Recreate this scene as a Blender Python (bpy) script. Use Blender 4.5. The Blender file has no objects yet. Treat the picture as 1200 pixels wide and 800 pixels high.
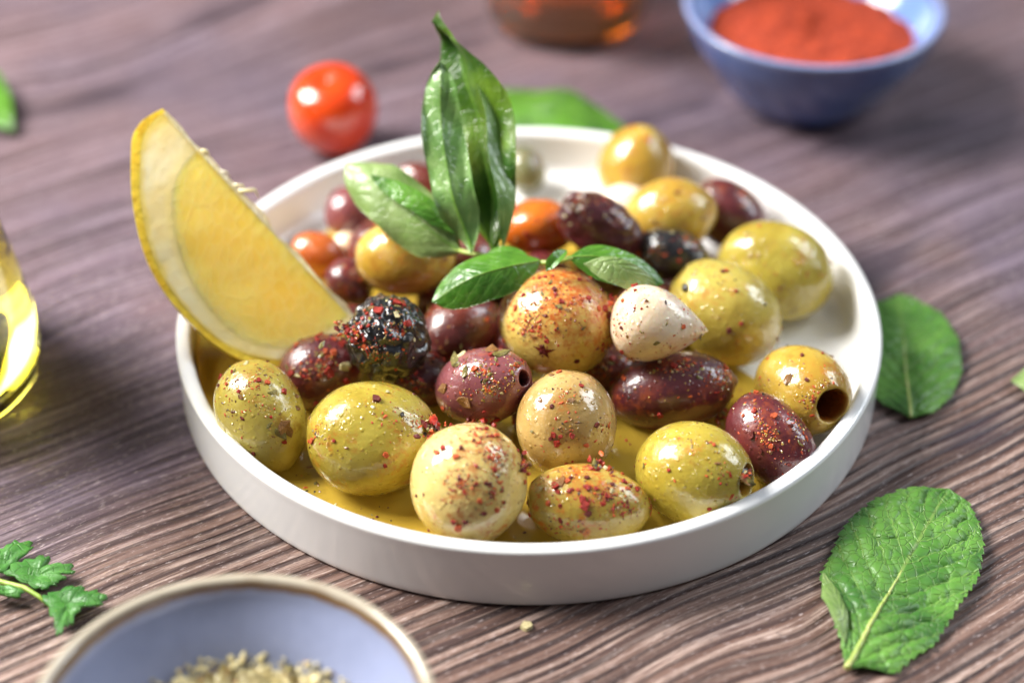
import bpy, math, random
import numpy as np
from mathutils import Vector, Matrix

# Everything below is modelled in centimetres and brought to metres at the very end.
SC = bpy.context.scene
COL = SC.collection
R = math.radians

# ------------------------------------------------------------------ camera
cam_d = bpy.data.cameras.new('camera')
cam_d.lens = 70.0
cam_d.sensor_width = 36.0
cam_d.clip_start = 0.01
cam_d.clip_end = 50.0
cam_d.dof.use_dof = True
cam_d.dof.focus_distance = 0.382
cam_d.dof.aperture_fstop = 5.6
cam_d.dof.aperture_blades = 9
cam = bpy.data.objects.new('camera', cam_d)
COL.objects.link(cam)
cam.location = (-0.00354, -0.32912, 0.26481)
cam.rotation_euler = (R(52.5), 0, 0)
SC.camera = cam

# ------------------------------------------------------------------ room light
W = bpy.data.worlds.new('World')
SC.world = W
W.use_nodes = True
wn = W.node_tree
bg = wn.nodes['Background']
tc = wn.nodes.new('ShaderNodeTexCoord')
sx = wn.nodes.new('ShaderNodeSeparateXYZ')
wn.links.new(tc.outputs['Generated'], sx.inputs[0])
rp = wn.nodes.new('ShaderNodeValToRGB')
rp.color_ramp.elements[0].position = 0.0
rp.color_ramp.elements[0].color = (0.20, 0.18, 0.17, 1)
rp.color_ramp.elements[1].position = 0.9
rp.color_ramp.elements[1].color = (0.80, 0.84, 0.95, 1)
wn.links.new(sx.outputs['Z'], rp.inputs[0])
wn.links.new(rp.outputs[0], bg.inputs[0])
bg.inputs[1].default_value = 0.15


def window_light(name, direction, dist, w, h, energy, color, target=(0, 0, 0.01)):
    l = bpy.data.lights.new(name, 'AREA')
    l.shape = 'RECTANGLE'
    l.size = w
    l.size_y = h
    l.energy = energy
    l.color = color
    o = bpy.data.objects.new(name, l)
    COL.objects.link(o)
    d = Vector(direction).normalized()
    o.location = Vector(target) + d * dist
    o.rotation_euler = d.to_track_quat('Z', 'Y').to_euler()
    return o


# the bright window at the left, and the paler two-pane window at the right
window_light('window_light', (-0.72, 0.20, 0.66), 0.95, 0.40, 0.48, 22.0, (1.0, 0.975, 0.93))
window_light('window_light', (0.70, 0.36, 0.62), 1.05, 0.22, 0.52, 2.9, (0.86, 0.93, 1.0))
window_light('window_light', (0.86, 0.10, 0.60), 1.05, 0.22, 0.52, 2.6, (0.86, 0.93, 1.0))

SC.view_settings.view_transform = 'Standard'
SC.view_settings.look = 'None'
SC.view_settings.exposure = 0.45
SC.view_settings.gamma = 1.0
SC.cycles.use_denoising = True
SC.cycles.max_bounces = 18
SC.cycles.transmission_bounces = 16
SC.cycles.transparent_max_bounces = 12
SC.cycles.sample_clamp_indirect = 14.0


# ------------------------------------------------------------------ helpers
def lin(*c):
    if len(c) == 1:
        c = c[0]
    return tuple(((v / 255) / 12.92 if v <= 10.3 else ((v / 255 + 0.055) / 1.055) ** 2.4) for v in c) + (1.0,)


class Nodes:
    """short-hand for building a material"""

    def __init__(self, name):
        self.m = bpy.data.materials.new(name)
        self.m.use_nodes = True
        self.t = self.m.node_tree
        self.b = self.t.nodes['Principled BSDF']
        self.out = self.t.nodes['Material Output']

    def put(self, sock, v):
        if isinstance(v, bpy.types.NodeSocket):
            self.t.links.new(v, sock)
        elif v is not None:
            if isinstance(v, (tuple, list)) and len(v) == 3 and sock.type == 'RGBA':
                v = tuple(v) + (1.0,)
            sock.default_value = v

    def node(self, typ, ins=None, **props):
        n = self.t.nodes.new(typ)
        for k, v in props.items():
            setattr(n, k, v)
        for k, v in (ins or {}).items():
            self.put(n.inputs[k], v)
        return n

    def coord(self, scale=(1, 1, 1), rot=0.0, rnd=False):
        c = self.node('ShaderNodeTexCoord').outputs['Object']
        m = self.node('ShaderNodeMapping', {'Vector': c, 'Rotation': (0, 0, rot)})
        m.inputs['Scale'].default_value = (100, 100, 100)
        v = m.outputs[0]
        if rnd:
            oi = self.node('ShaderNodeObjectInfo').outputs['Random']
            s = self.math('MULTIPLY', oi, 61.0)
            v = self.vmath('ADD', v, s)
        if scale != (1, 1, 1):
            v = self.vmath('MULTIPLY', v, scale)
        return v

    def vmath(self, op, a, b):
        n = self.node('ShaderNodeVectorMath', operation=op)
        self.put(n.inputs[0], a)
        if isinstance(b, bpy.types.NodeSocket):
            self.t.links.new(b, n.inputs[1])
        else:
            n.inputs[1].default_value = b if isinstance(b, (tuple, list)) else (b, b, b)
        return n.outputs[0]

    def math(self, op, a, b=0.0, c=None, clamp=False):
        n = self.node('ShaderNodeMath', operation=op, use_clamp=clamp)
        self.put(n.inputs[0], a)
        self.put(n.inputs[1], b)
        if c is not None:
            self.put(n.inputs[2], c)
        return n.outputs[0]

    def noise(self, v, scale, detail=2.0, rough=0.5, dist=0.0):
        n = self.node('ShaderNodeTexNoise', {'Vector': v, 'Scale': scale, 'Detail': detail, 'Roughness': rough,
                                             'Distortion': dist})
        return n.outputs['Fac']

    def voro(self, v, scale, feature='F1', rnd=1.0):
        n = self.node('ShaderNodeTexVoronoi', {'Vector': v, 'Scale': scale, 'Randomness': rnd}, feature=feature)
        return n.outputs['Distance']

    def ss(self, x, a, b):
        """smooth step from a to b"""
        n = self.node('ShaderNodeMapRange', {'Value': x, 'From Min': a, 'From Max': b}, interpolation_type='SMOOTHSTEP')
        return n.outputs[0]

    def mix(self, f, a, b, blend='MIX'):
        n = self.node('ShaderNodeMix', data_type='RGBA', blend_type=blend)
        self.put(n.inputs[0], f)
        self.put(n.inputs[6], a)
        self.put(n.inputs[7], b)
        return n.outputs[2]

    def attr(self, name):
        return self.node('ShaderNodeAttribute', attribute_name=name).outputs['Fac']

    def bump(self, h, strength=0.5, dist=0.001, normal=None):
        n = self.node('ShaderNodeBump', {'Height': h, 'Strength': strength, 'Distance': dist})
        if normal is not None:
            self.put(n.inputs['Normal'], normal)
        return n.outputs[0]

    def set(self, **kw):
        for k, v in kw.items():
            self.put(self.b.inputs[k.replace('_', ' ')], v)
        return self


def make_mesh(name, V, F, mats, attrs=None, smooth=True, face_mats=None):
    me = bpy.data.meshes.new(name)
    me.from_pydata([tuple(map(float, v)) for v in V], [], [tuple(map(int, f)) for f in F])
    for m in (mats if isinstance(mats, (list, tuple)) else [mats]):
        me.materials.append(m)
    if smooth:
        me.polygons.foreach_set('use_smooth', [True] * len(me.polygons))
    if face_mats is not None:
        me.polygons.foreach_set('material_index', [int(i) for i in face_mats])
    for k, v in (attrs or {}).items():
        a = me.attributes.new(k, 'FLOAT', 'POINT')
        a.data.foreach_set('value', np.asarray(v, np.float32))
    me.update()
    return me


def link(name, data, parent=None, loc=(0, 0, 0)):
    o = bpy.data.objects.new(name, data)
    COL.objects.link(o)
    o.location = loc
    if parent is not None:
        o.parent = parent
    return o


def tag(o, label=None, cat=None, group=None, kind=None):
    if label:
        o['label'] = label
    if cat:
        o['category'] = cat
    if group:
        o['group'] = group
    if kind:
        o['kind'] = kind
    return o


def waves(P, freq, seed, n=14):
    """smooth value noise from summed plane waves, about -1..1; P is (N,3)"""
    rg = np.random.default_rng(seed)
    out = np.zeros(len(P))
    for _ in range(n):
        k = rg.normal(size=3)
        k = k / np.linalg.norm(k) * freq * rg.uniform(0.6, 1.5)
        out += np.sin(P @ k + rg.uniform(0, 6.28))
    return out / math.sqrt(n / 2) * 0.7


def grid_faces(nu, nv, wrap_v=False, flip=False, off=0):
    F = []
    for i in range(nu - 1):
        for j in range(nv if wrap_v else nv - 1):
            a = off + i * nv + j
            b = off + i * nv + (j + 1) % nv
            c = off + (i + 1) * nv + (j + 1) % nv
            d = off + (i + 1) * nv + j
            F.append((a, d, c, b) if flip else (a, b, c, d))
    return F


def smooth_profile(pts, per=6):
    """Catmull-Rom through the points"""
    P = np.array(pts, float)
    Q = np.vstack([2 * P[0] - P[1], P, 2 * P[-1] - P[-2]])
    out = []
    for i in range(1, len(Q) - 2):
        p0, p1, p2, p3 = Q[i - 1], Q[i], Q[i + 1], Q[i + 2]
        for t in np.linspace(0, 1, per, endpoint=False):
            out.append(0.5 * ((2 * p1) + (-p0 + p2) * t + (2 * p0 - 5 * p1 + 4 * p2 - p3) * t * t
                              + (-p0 + 3 * p1 - 3 * p2 + p3) * t ** 3))
    out.append(P[-1])
    return np.array(out)


def lathe(name, prof, mats, seg=160, wobble=0.0, seed=0, attrs=None):
    """surface of revolution about z; prof = [(r, z)] with r = 0 ends closed by a point"""
    prof = [tuple(p) for p in prof]
    V, F, rings = [], [], []
    ang = np.linspace(0, 2 * math.pi, seg, endpoint=False)
    for r, z in prof:
        if abs(r) < 1e-6:
            rings.append([len(V)])
            V.append((0, 0, z))
        else:
            s = len(V)
            for a in ang:
                rr = r * (1 + wobble * math.sin(3 * a + seed) * 0.5 + wobble * math.sin(5 * a + 2 * seed) * 0.5)
                V.append((rr * math.cos(a), rr * math.sin(a), z))
            rings.append(list(range(s, s + seg)))
    for A, B in zip(rings, rings[1:]):
        for j in range(seg):
            k = (j + 1) % seg
            if len(A) == 1 and len(B) == 1:
                continue
            if len(A) == 1:
                F.append((A[0], B[k], B[j]))
            elif len(B) == 1:
                F.append((A[j], A[k], B[0]))
            else:
                F.append((A[j], A[k], B[k], B[j]))
    return make_mesh(name, V, F, mats)


def tube(name, pts, radii, mats, seg=10):
    P = np.array(pts, float)
    V = []
    up = np.array([0.13, 0.21, 1.0])
    for i, p in enumerate(P):
        t = P[min(i + 1, len(P) - 1)] - P[max(i - 1, 0)]
        t /= np.linalg.norm(t)
        s = np.cross(t, up)
        s /= np.linalg.norm(s)
        n = np.cross(s, t)
        for a in np.linspace(0, 2 * math.pi, seg, endpoint=False):
            V.append(p + radii[i] * (math.cos(a) * s + math.sin(a) * n))
    F = grid_faces(len(P), seg, True)
    F.append(tuple(range(seg))[::-1])
    F.append(tuple(range((len(P) - 1) * seg, len(P) * seg)))
    return make_mesh(name, V, F, mats)


# ------------------------------------------------------------------ materials
def wood_material():
    n = Nodes('weathered_wood')
    P = n.coord(rot=-GRAIN)
    big = n.noise(P, 0.085, 2.0, 0.5)
    mid = n.noise(n.vmath('MULTIPLY', P, (0.16, 0.55, 1)), 1.0, 2.0)
    sep = n.node('ShaderNodeSeparateXYZ', {0: P})
    x, y = sep.outputs[0], sep.outputs[1]
    # a knot bends the grain round itself
    warp = n.math('ADD', n.math('MULTIPLY', n.math('SUBTRACT', big, 0.5), 1.6), n.math('MULTIPLY', n.math('SUBTRACT', mid, 0.5), 0.20))
    for kx, ky, amp, rad in KNOTS:
        dx = n.math('MULTIPLY', n.math('SUBTRACT', x, kx), 0.55)
        dy = n.math('SUBTRACT', y, ky)
        d2 = n.math('ADD', n.math('MULTIPLY', dx, dx), n.math('MULTIPLY', dy, dy))
        g = n.math('POWER', 2.718, n.math('MULTIPLY', d2, -1.0 / rad ** 2))
        warp = n.math('ADD', warp, n.math('MULTIPLY', g, amp))
    yy = n.math('ADD', y, warp)
    G = n.node('ShaderNodeCombineXYZ', {0: x, 1: yy, 2: 0.0}).outputs[0]
    # ridges: irregular spacing
    w1 = n.noise(n.vmath('MULTIPLY', G, (0.035, 1.25, 1)), 1.0, 1.0)
    ph = n.math('ADD', n.math('MULTIPLY', yy, 2 * math.pi / 0.30), n.math('MULTIPLY', w1, 9.0))
    ridge = n.math('ADD', n.math('MULTIPLY', n.math('SINE', ph), 0.5), 0.5)
    ridge = n.math('POWER', ridge, 0.65)
    streak = n.noise(n.vmath('MULTIPLY', G, (0.05, 1.9, 1)), 1.0, 3.0, 0.55)
    streak2 = n.noise(n.vmath('MULTIPLY', G, (0.12, 5.5, 1)), 1.0, 3.0, 0.6)
    fibre = n.noise(n.vmath('MULTIPLY', G, (0.9, 22.0, 1)), 1.0, 3.0, 0.65)
    pores = n.noise(n.vmath('MULTIPLY', G, (5.0, 26.0, 1)), 1.0, 2.0, 0.6)
    crack = n.ss(streak2, 0.46, 0.34)
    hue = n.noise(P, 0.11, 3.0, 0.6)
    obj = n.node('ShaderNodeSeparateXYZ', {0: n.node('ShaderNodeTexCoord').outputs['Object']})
    # warm brown and deeply ridged towards the front right, purple and smoother elsewhere
    warm_zone = n.ss(n.math('ADD', n.math('MULTIPLY_ADD', obj.outputs[0], -38.0, n.math('MULTIPLY', obj.outputs[1], 100.0)), n.math('MULTIPLY', n.math('SUBTRACT', hue, 0.5), 26.0)), 4.5, -4.0)
    area = n.ss(n.noise(P, 0.16, 2.0), 0.36, 0.62)          # where the ridges stand out
    amt = n.math('MULTIPLY', n.math('MULTIPLY_ADD', area, 0.45, 0.55), n.math('MULTIPLY_ADD', warm_zone, 0.65, 0.35))
    groove = n.math('MULTIPLY', n.math('SUBTRACT', 1.0, n.ss(ridge, 0.10, 0.70)), amt)
    body = n.mix(warm_zone, n.mix(n.ss(hue, 0.38, 0.64), lin(118, 94, 97), lin(100, 86, 100)), lin(122, 94, 83))
    body = n.mix(n.ss(streak, 0.34, 0.66), n.mix(0.55, body, lin(50, 36, 36)), body)
    wash = n.math('MULTIPLY', n.ss(streak2, 0.42, 0.66), n.ss(fibre, 0.36, 0.62))
    body = n.mix(n.math('MULTIPLY', wash, n.math('MULTIPLY_ADD', warm_zone, 0.35, 0.42)), body, n.mix(warm_zone, lin(176, 158, 172), lin(202, 178, 166)))
    body = n.mix(n.math('MULTIPLY', groove, 0.95), body, lin(40, 27, 30))
    body = n.mix(n.math('MULTIPLY', crack, 0.62), body, lin(46, 33, 36))
    body = n.mix(n.math('MULTIPLY', n.ss(pores, 0.60, 0.70), 0.45), body, lin(214, 198, 196))
    body = n.mix(n.math('MULTIPLY', n.ss(pores, 0.42, 0.32), 0.55), body, lin(50, 36, 38))
    blot = n.ss(n.noise(n.vmath('MULTIPLY', P, (0.16, 0.42, 1)), 1.0, 2.0, 0.5), 0.58, 0.72)
    body = n.mix(n.math('MULTIPLY', blot, 0.72), body, lin(52, 42, 52))
    h = n.math('ADD', n.math('MULTIPLY', n.math('SUBTRACT', 1.0, groove), 0.75),
               n.math('ADD', n.math('MULTIPLY', fibre, 0.30), n.math('MULTIPLY', pores, 0.12)))
    n.set(Base_Color=body, Roughness=n.math('MULTIPLY_ADD', fibre, 0.25, 0.36), Specular_IOR_Level=0.45,
          Normal=n.bump(h, 0.9, 0.0007))
    return n.m


GRAIN = 0.5760
KNOTS = [(0.14, -8.87, 0.22, 0.6), (-2.34, 16.85, 1.2, 2.0), (-6.6, 10.06, -1.0, 3.0)]
M = {}
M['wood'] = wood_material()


def ceramic(name, color, rough=0.16, coat=0.6):
    n = Nodes(name)
    P = n.coord()
    c = n.mix(n.math('MULTIPLY', n.noise(P, 0.6, 3.0), 0.10), color, tuple(v * 0.86 for v in color[:3]) + (1,))
    n.set(Base_Color=c, Roughness=rough, Coat_Weight=coat, Coat_Roughness=0.05,
          Normal=n.bump(n.noise(P, 0.9, 1.0), 0.25, 0.0006))
    return n


M['white'] = ceramic('white_glazed_porcelain', (0.86, 0.86, 0.855, 1), 0.22, 0.35).m


def blue_bowl(name, inner, outer, rim_line, rim):
    n = Nodes(name)
    P = n.coord()
    z = n.node('ShaderNodeSeparateXYZ', {0: P}).outputs[2]
    ins = n.attr('inside')
    c = n.mix(ins, outer, inner)
    c = n.mix(n.math('MULTIPLY', n.ss(n.noise(P, 1.1, 3.0), 0.42, 0.70), 0.35), c, tuple(v * 0.72 for v in inner[:3]) + (1,))
    edge = n.attr('rim')
    wob = n.math('MULTIPLY_ADD', n.noise(P, 2.4, 2.0), 0.35, -0.17)
    e = n.math('ADD', edge, wob)
    c = n.mix(n.ss(e, 0.05, 0.32), c, rim_line)
    c = n.mix(n.ss(e, 0.66, 0.98), c, rim)
    n.set(Base_Color=c, Roughness=0.16, Coat_Weight=0.7, Coat_Roughness=0.04,
          Normal=n.bump(n.noise(P, 1.3, 2.0), 0.25, 0.0008))
    return n.m


M['bowl_front'] = blue_bowl('slate_blue_glaze', lin(144, 152, 182), lin(150, 148, 144), lin(116, 86, 50), lin(178, 168, 150))
M['bowl_back'] = blue_bowl('deep_blue_glaze', lin(112, 142, 202), lin(62, 82, 136), lin(100, 110, 150), lin(132, 144, 184))


def olive_material(name, a, b, stain, hole, sss=0.22, rough=0.26, stain_amt=0.6, paprika=0.55, wrinkle=0.0, mark=None,
                   gloss=1.0, ripple=0.45):
    n = Nodes(name)
    P = n.coord(rnd=True)
    big = n.noise(P, 0.75, 3.0, 0.55, 0.4)
    c = n.mix(n.ss(big, 0.32, 0.68), a, b)
    streak = n.noise(n.vmath('MULTIPLY', P, (0.7, 3.0, 3.0)), 1.0, 3.0, 0.6)
    c = n.mix(n.math('MULTIPLY', n.ss(streak, 0.50, 0.75), 0.35), c, b)
    st = n.math('MULTIPLY', n.ss(n.noise(P, 1.7, 4.0, 0.6), 0.58, 0.70), stain_amt)
    c = n.mix(st, c, stain)
    dots = n.math('SUBTRACT', 1.0, n.ss(n.voro(P, 7.5), 0.07, 0.16))
    dots = n.math('MULTIPLY', dots, n.ss(n.noise(P, 2.1, 1.0), 0.44, 0.60))
    c = n.mix(n.math('MULTIPLY', dots, 0.6), c, stain)
    pale = n.math('SUBTRACT', 1.0, n.ss(n.voro(P, 9.0), 0.05, 0.18))
    c = n.mix(n.math('MULTIPLY', pale, 0.30), c, tuple(min(1, v * 1.7) for v in a[:3]) + (1,))
    if paprika > 0:
        z = n.node('ShaderNodeSeparateXYZ', {0: n.node('ShaderNodeNewGeometry').outputs['Normal']}).outputs[2]
        pm = n.math('ADD', n.math('MULTIPLY', n.noise(P, 4.6, 5.0, 0.75), 1.25), n.attr('dust'))
        pm = n.ss(pm, 0.98, 1.40)
        cl = n.ss(n.math('ADD', n.noise(P, 0.95, 2.0, 0.6), n.math('MULTIPLY', n.attr('dust'), 0.10)), 0.53, 0.64)
        pm = n.math('MAXIMUM', pm, n.math('MULTIPLY', cl, n.math('MULTIPLY', n.ss(n.noise(P, 5.5, 4.0, 0.7), 0.46, 0.62), 0.8)))
        c = n.mix(n.math('MULTIPLY', pm, paprika), c, lin(190, 92, 30))
    c = n.mix(n.attr('hole'), c, hole)
    fine = n.noise(P, 9.0, 3.0, 0.6)
    lump = n.noise(P, 2.6, 2.0, 0.5)
    film = n.math('SUBTRACT', 1.0, n.ss(n.voro(P, 6.0), 0.10, 0.30))
    h = n.math('ADD', n.math('MULTIPLY', fine, 0.25 + wrinkle), n.math('ADD', n.math('MULTIPLY', lump, 0.8), n.math('MULTIPLY', film, 0.30)))
    nb = n.bump(h, 0.55, 0.0007)
    beads = n.math('SUBTRACT', 1.0, n.ss(n.voro(P, 15.0), 0.10, 0.38))
    beads = n.math('MULTIPLY', beads, n.ss(n.noise(P, 1.6, 2.0), 0.40, 0.62))
    cb = n.bump(n.math('ADD', n.math('MULTIPLY', lump, 1.3), n.math('ADD', n.math('MULTIPLY', film, 0.5), n.math('MULTIPLY', beads, 0.55))), ripple, 0.0008)
    n.set(Base_Color=c, Roughness=rough, Subsurface_Weight=sss, Subsurface_Radius=(1.0, 0.55, 0.18), Subsurface_Scale=0.0035,
          Coat_Weight=gloss, Coat_Roughness=0.085, Coat_IOR=1.45, Normal=nb, Coat_Normal=cb)
    return n.m


M['green'] = olive_material('green_olive_skin', lin(196, 178, 84), lin(168, 146, 58), lin(140, 88, 30), lin(150, 96, 30))
M['green_deep'] = olive_material('yellow_green_olive_skin', lin(198, 180, 76), lin(170, 148, 50), lin(120, 88, 24), lin(140, 96, 30), stain_amt=0.35)
M['green_pale'] = olive_material('pale_olive_skin', lin(228, 206, 134), lin(212, 184, 102), lin(190, 124, 44), lin(160, 110, 44), stain_amt=0.35, paprika=0.85)
M['green_dusted'] = olive_material('paprika_dusted_olive_skin', lin(226, 200, 112), lin(208, 176, 82), lin(156, 92, 26), lin(110, 50, 20), stain_amt=0.35, paprika=1.0)
M['green_spiced'] = olive_material('spiced_olive_skin', lin(198, 176, 84), lin(170, 144, 58), lin(150, 80, 28), lin(120, 80, 30), stain_amt=0.5, paprika=1.0)
M['green_brown'] = olive_material('brownish_olive_skin', lin(198, 166, 104), lin(160, 124, 60), lin(118, 76, 30), lin(120, 80, 30), stain_amt=0.45)
M['green_gold'] = olive_material('golden_olive_skin', lin(206, 176, 76), lin(178, 140, 48), lin(150, 84, 22), lin(150, 80, 24), stain_amt=0.4)
M['purple'] = olive_material('dark_purple_olive_skin', lin(106, 40, 44), lin(74, 26, 34), lin(116, 50, 32), lin(60, 26, 24), sss=0.06, stain_amt=0.5, rough=0.36, ripple=0.2, paprika=0.35)
M['mauve'] = olive_material('mauve_olive_skin', lin(146, 84, 88), lin(112, 56, 62), lin(92, 44, 40), lin(60, 24, 26), sss=0.12, stain_amt=0.4, rough=0.34, ripple=0.25, paprika=0.3)
M['red_brown'] = olive_material('red_brown_olive_skin', lin(112, 48, 38), lin(82, 32, 30), lin(64, 26, 22), lin(50, 20, 18), sss=0.08, rough=0.34, ripple=0.2, paprika=0.3)
M['black'] = olive_material('wrinkled_black_olive_skin', lin(26, 22, 24), lin(16, 16, 20), lin(44, 34, 18), lin(20, 14, 12), sss=0.0, rough=0.32, wrinkle=0.5, paprika=0.0)
M['grey_green'] = olive_material('grey_green_olive_skin', lin(128, 130, 92), lin(100, 104, 70), lin(90, 80, 50), lin(80, 70, 40))
M['orange'] = olive_material('orange_olive_skin', lin(214, 110, 26), lin(176, 82, 22), lin(150, 50, 20), lin(120, 50, 20), stain_amt=0.3, paprika=0.4)
M['garlic'] = olive_material('garlic_skin', lin(244, 230, 206), lin(232, 210, 176), lin(206, 140, 66), lin(190, 150, 100), sss=0.5, stain_amt=0.30, paprika=0.5, rough=0.3)


def bit_material(name, a, b, rough=0.6, coat=0.12, trans=0.0):
    n = Nodes(name)
    P = n.coord(rnd=True)
    c = n.mix(n.ss(n.noise(P, 9.0, 2.0), 0.35, 0.65), a, b)
    n.set(Base_Color=c, Roughness=rough, Coat_Weight=coat, Coat_Roughness=0.08, Transmission_Weight=trans,
          Normal=n.bump(n.noise(P, 20.0, 2.0), 0.5, 0.0003))
    return n.m


M['chilli'] = bit_material('chilli_red', lin(178, 36, 6), lin(134, 20, 4))
M['chilli_dark'] = bit_material('chilli_dark_red', lin(118, 20, 4), lin(84, 14, 4))
M['chilli_orange'] = bit_material('chilli_orange', lin(208, 96, 32), lin(184, 62, 20))
M['herb'] = bit_material('dried_herb', lin(140, 126, 52), lin(92, 84, 36), 0.5, 0.35)
M['herb_brown'] = bit_material('dried_herb_brown', lin(158, 108, 46), lin(104, 66, 28), 0.45, 0.4)
M['herb_pale'] = bit_material('dried_herb_pale', lin(228, 216, 168), lin(202, 186, 128), 0.55, 0.2)
M['pepper'] = bit_material('pepper_dark', lin(48, 38, 24), lin(30, 24, 18), 0.5, 0.4)
M['droplet'] = bit_material('golden_oil_droplet', lin(240, 196, 96), lin(232, 176, 70), 0.08, 1.0, 0.5)
BITS = [M['chilli'], M['chilli_dark'], M['chilli_orange'], M['herb'], M['herb_brown'], M['pepper'], M['droplet'], M['herb_pale']]


def leaf_material(name, dark, light, vein, under, nveins, vein_amt=0.5, coat=0.35, rough=0.38, rib_w=0.05, mottled=None, bs=0.6):
    n = Nodes(name)
    P = n.coord(rnd=True)
    u, v, un = n.attr('leaf_u'), n.attr('leaf_v'), n.attr('under')
    av = n.math('ABSOLUTE', v)
    wob = n.math('MULTIPLY', n.math('SUBTRACT', n.noise(P, 1.2, 2.0), 0.5), 0.9)
    q = n.math('ADD', n.math('SUBTRACT', n.math('MULTIPLY', u, nveins), n.math('MULTIPLY', av, VEIN_SLANT * nveins)), wob)
    tri = n.math('ABSOLUTE', n.math('SUBTRACT', n.math('FRACT', q), 0.5))          # 0.5 at a vein
    side = n.ss(tri, 0.43, 0.495)
    rib = n.math('SUBTRACT', 1.0, n.ss(av, rib_w * 0.4, rib_w))
    c = n.mix(n.ss(n.noise(P, 0.9, 3.0, 0.6), 0.35, 0.68), dark, light)
    if mottled:
        c = n.mix(n.math('MULTIPLY', n.ss(n.noise(P, 0.8, 2.0), 0.52, 0.66), 0.5), c, mottled)
    net = n.voro(P, 5.0, 'DISTANCE_TO_EDGE')
    netm = n.math('SUBTRACT', 1.0, n.ss(net, 0.01, 0.07))
    c = n.mix(n.math('MULTIPLY', netm, 0.22 * vein_amt), c, vein)
    c = n.mix(n.math('MULTIPLY', side, 0.5 * vein_amt), c, vein)
    c = n.mix(n.math('MULTIPLY', rib, 0.85 * vein_amt), c, vein)
    cu = n.mix(n.math('MULTIPLY', n.math('MAXIMUM', side, rib), 0.6), under, vein)
    c = n.mix(un, c, cu)
    h = n.math('ADD', n.math('MULTIPLY', n.noise(P, 3.5, 3.0), 0.7),
               n.math('ADD', n.math('MULTIPLY', netm, -0.8), n.math('MULTIPLY', side, -0.5)))
    nb = n.bump(h, bs, 0.0006)
    n.set(Base_Color=c, Roughness=rough, Coat_Weight=coat, Coat_Roughness=0.10, Normal=nb, Coat_Normal=nb)
    tr = n.node('ShaderNodeBsdfTranslucent', {'Color': n.mix(0.45, c, lin(150, 190, 40)), 'Normal': nb})
    ms = n.node('ShaderNodeMixShader', {0: 0.22})
    n.t.links.new(n.b.outputs[0], ms.inputs[1])
    n.t.links.new(tr.outputs[0], ms.inputs[2])
    n.t.links.new(ms.outputs[0], n.out.inputs[0])
    return n.m


VEIN_SLANT = 0.32
M['basil'] = leaf_material('basil_leaf', lin(60, 112, 28), lin(98, 154, 44), lin(150, 186, 96), lin(140, 168, 104), 6.0, coat=0.8, rough=0.32, bs=0.22)
M['basil_dark'] = leaf_material('basil_leaf_dark', lin(50, 92, 20), lin(112, 148, 40), lin(104, 140, 50), lin(132, 164, 92), 6.0, coat=0.4, mottled=lin(96, 92, 22), bs=0.3)
M['basil_glossy'] = leaf_material('basil_leaf_glossy', lin(96, 140, 66), lin(150, 186, 112), lin(160, 190, 116), lin(130, 168, 90), 6.0, 0.4, coat=0.8, rough=0.34, bs=0.25)
M['basil_pale'] = leaf_material('basil_leaf_pale', lin(122, 154, 78), lin(156, 180, 112), lin(176, 196, 132), lin(100, 150, 50), 6.0, 0.6, coat=0.4, rough=0.42, bs=0.35)
M['mint'] = leaf_material('mint_leaf', lin(74, 128, 46), lin(108, 160, 66), lin(160, 188, 98), lin(150, 186, 116), 9.0, 0.55, coat=0.12, rough=0.5, rib_w=0.035, mottled=lin(50, 98, 44))
M['parsley'] = leaf_material('parsley_leaf', lin(48, 110, 34), lin(84, 146, 60), lin(120, 170, 84), lin(110, 150, 90), 5.0, 0.4, coat=0.15, rough=0.5)


def plain(name, a, b, scale=2.0, rough=0.4, coat=0.2, sss=0.0, rad=(1, .5, .2), sscale=0.003, bump=0.3, bd=0.0005):
    n = Nodes(name)
    P = n.coord()
    c = n.mix(n.ss(n.noise(P, scale, 3.0, 0.6), 0.35, 0.65), a, b)
    n.set(Base_Color=c, Roughness=rough, Coat_Weight=coat, Coat_Roughness=0.08, Subsurface_Weight=sss, Subsurface_Radius=rad,
          Subsurface_Scale=sscale, Normal=n.bump(n.noise(P, scale * 4, 3.0), bump, bd))
    return n.m


M['stem'] = plain('pale_green_stem', lin(170, 190, 96), lin(140, 170, 70), sss=0.1)
M['mint_stalk'] = plain('mint_midrib', lin(190, 194, 120), lin(160, 180, 90), sss=0.1)
M['basil_rib'] = plain('basil_midrib', lin(120, 160, 60), lin(90, 136, 40))
M['tomato'] = plain('tomato_skin', lin(214, 72, 14), lin(200, 52, 10), 0.5, 0.22, 0.9, 0.25, (1, .25, .08), 0.004, 0.1)
M['paprika'] = plain('paprika_powder', lin(192, 68, 22), lin(150, 44, 14), 6.0, 0.8, 0.0, bump=0.9, bd=0.0009)
M['peel'] = plain('lemon_peel', lin(242, 208, 66), lin(232, 186, 40), 1.3, 0.38, 0.35, 0.2, (1, .7, .1), 0.002, 0.7, 0.0007)
pn = Nodes('lemon_pith')
pP = pn.coord()
pe = pn.math('ADD', pn.attr('edge_t'), pn.math('MULTIPLY', pn.math('SUBTRACT', pn.noise(pP, 1.8, 2.0), 0.5), 0.3))
pc = pn.mix(pn.ss(pn.noise(pP, 0.9, 3.0), 0.35, 0.65), lin(246, 230, 184), lin(242, 216, 146))
pc = pn.mix(pn.math('MULTIPLY', pn.ss(pe, 0.40, -0.05), 0.6), pc, lin(244, 210, 110))
pc = pn.mix(pn.math('MULTIPLY', pn.ss(pe, 0.72, 1.0), 0.8), pc, lin(244, 208, 84))
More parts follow.
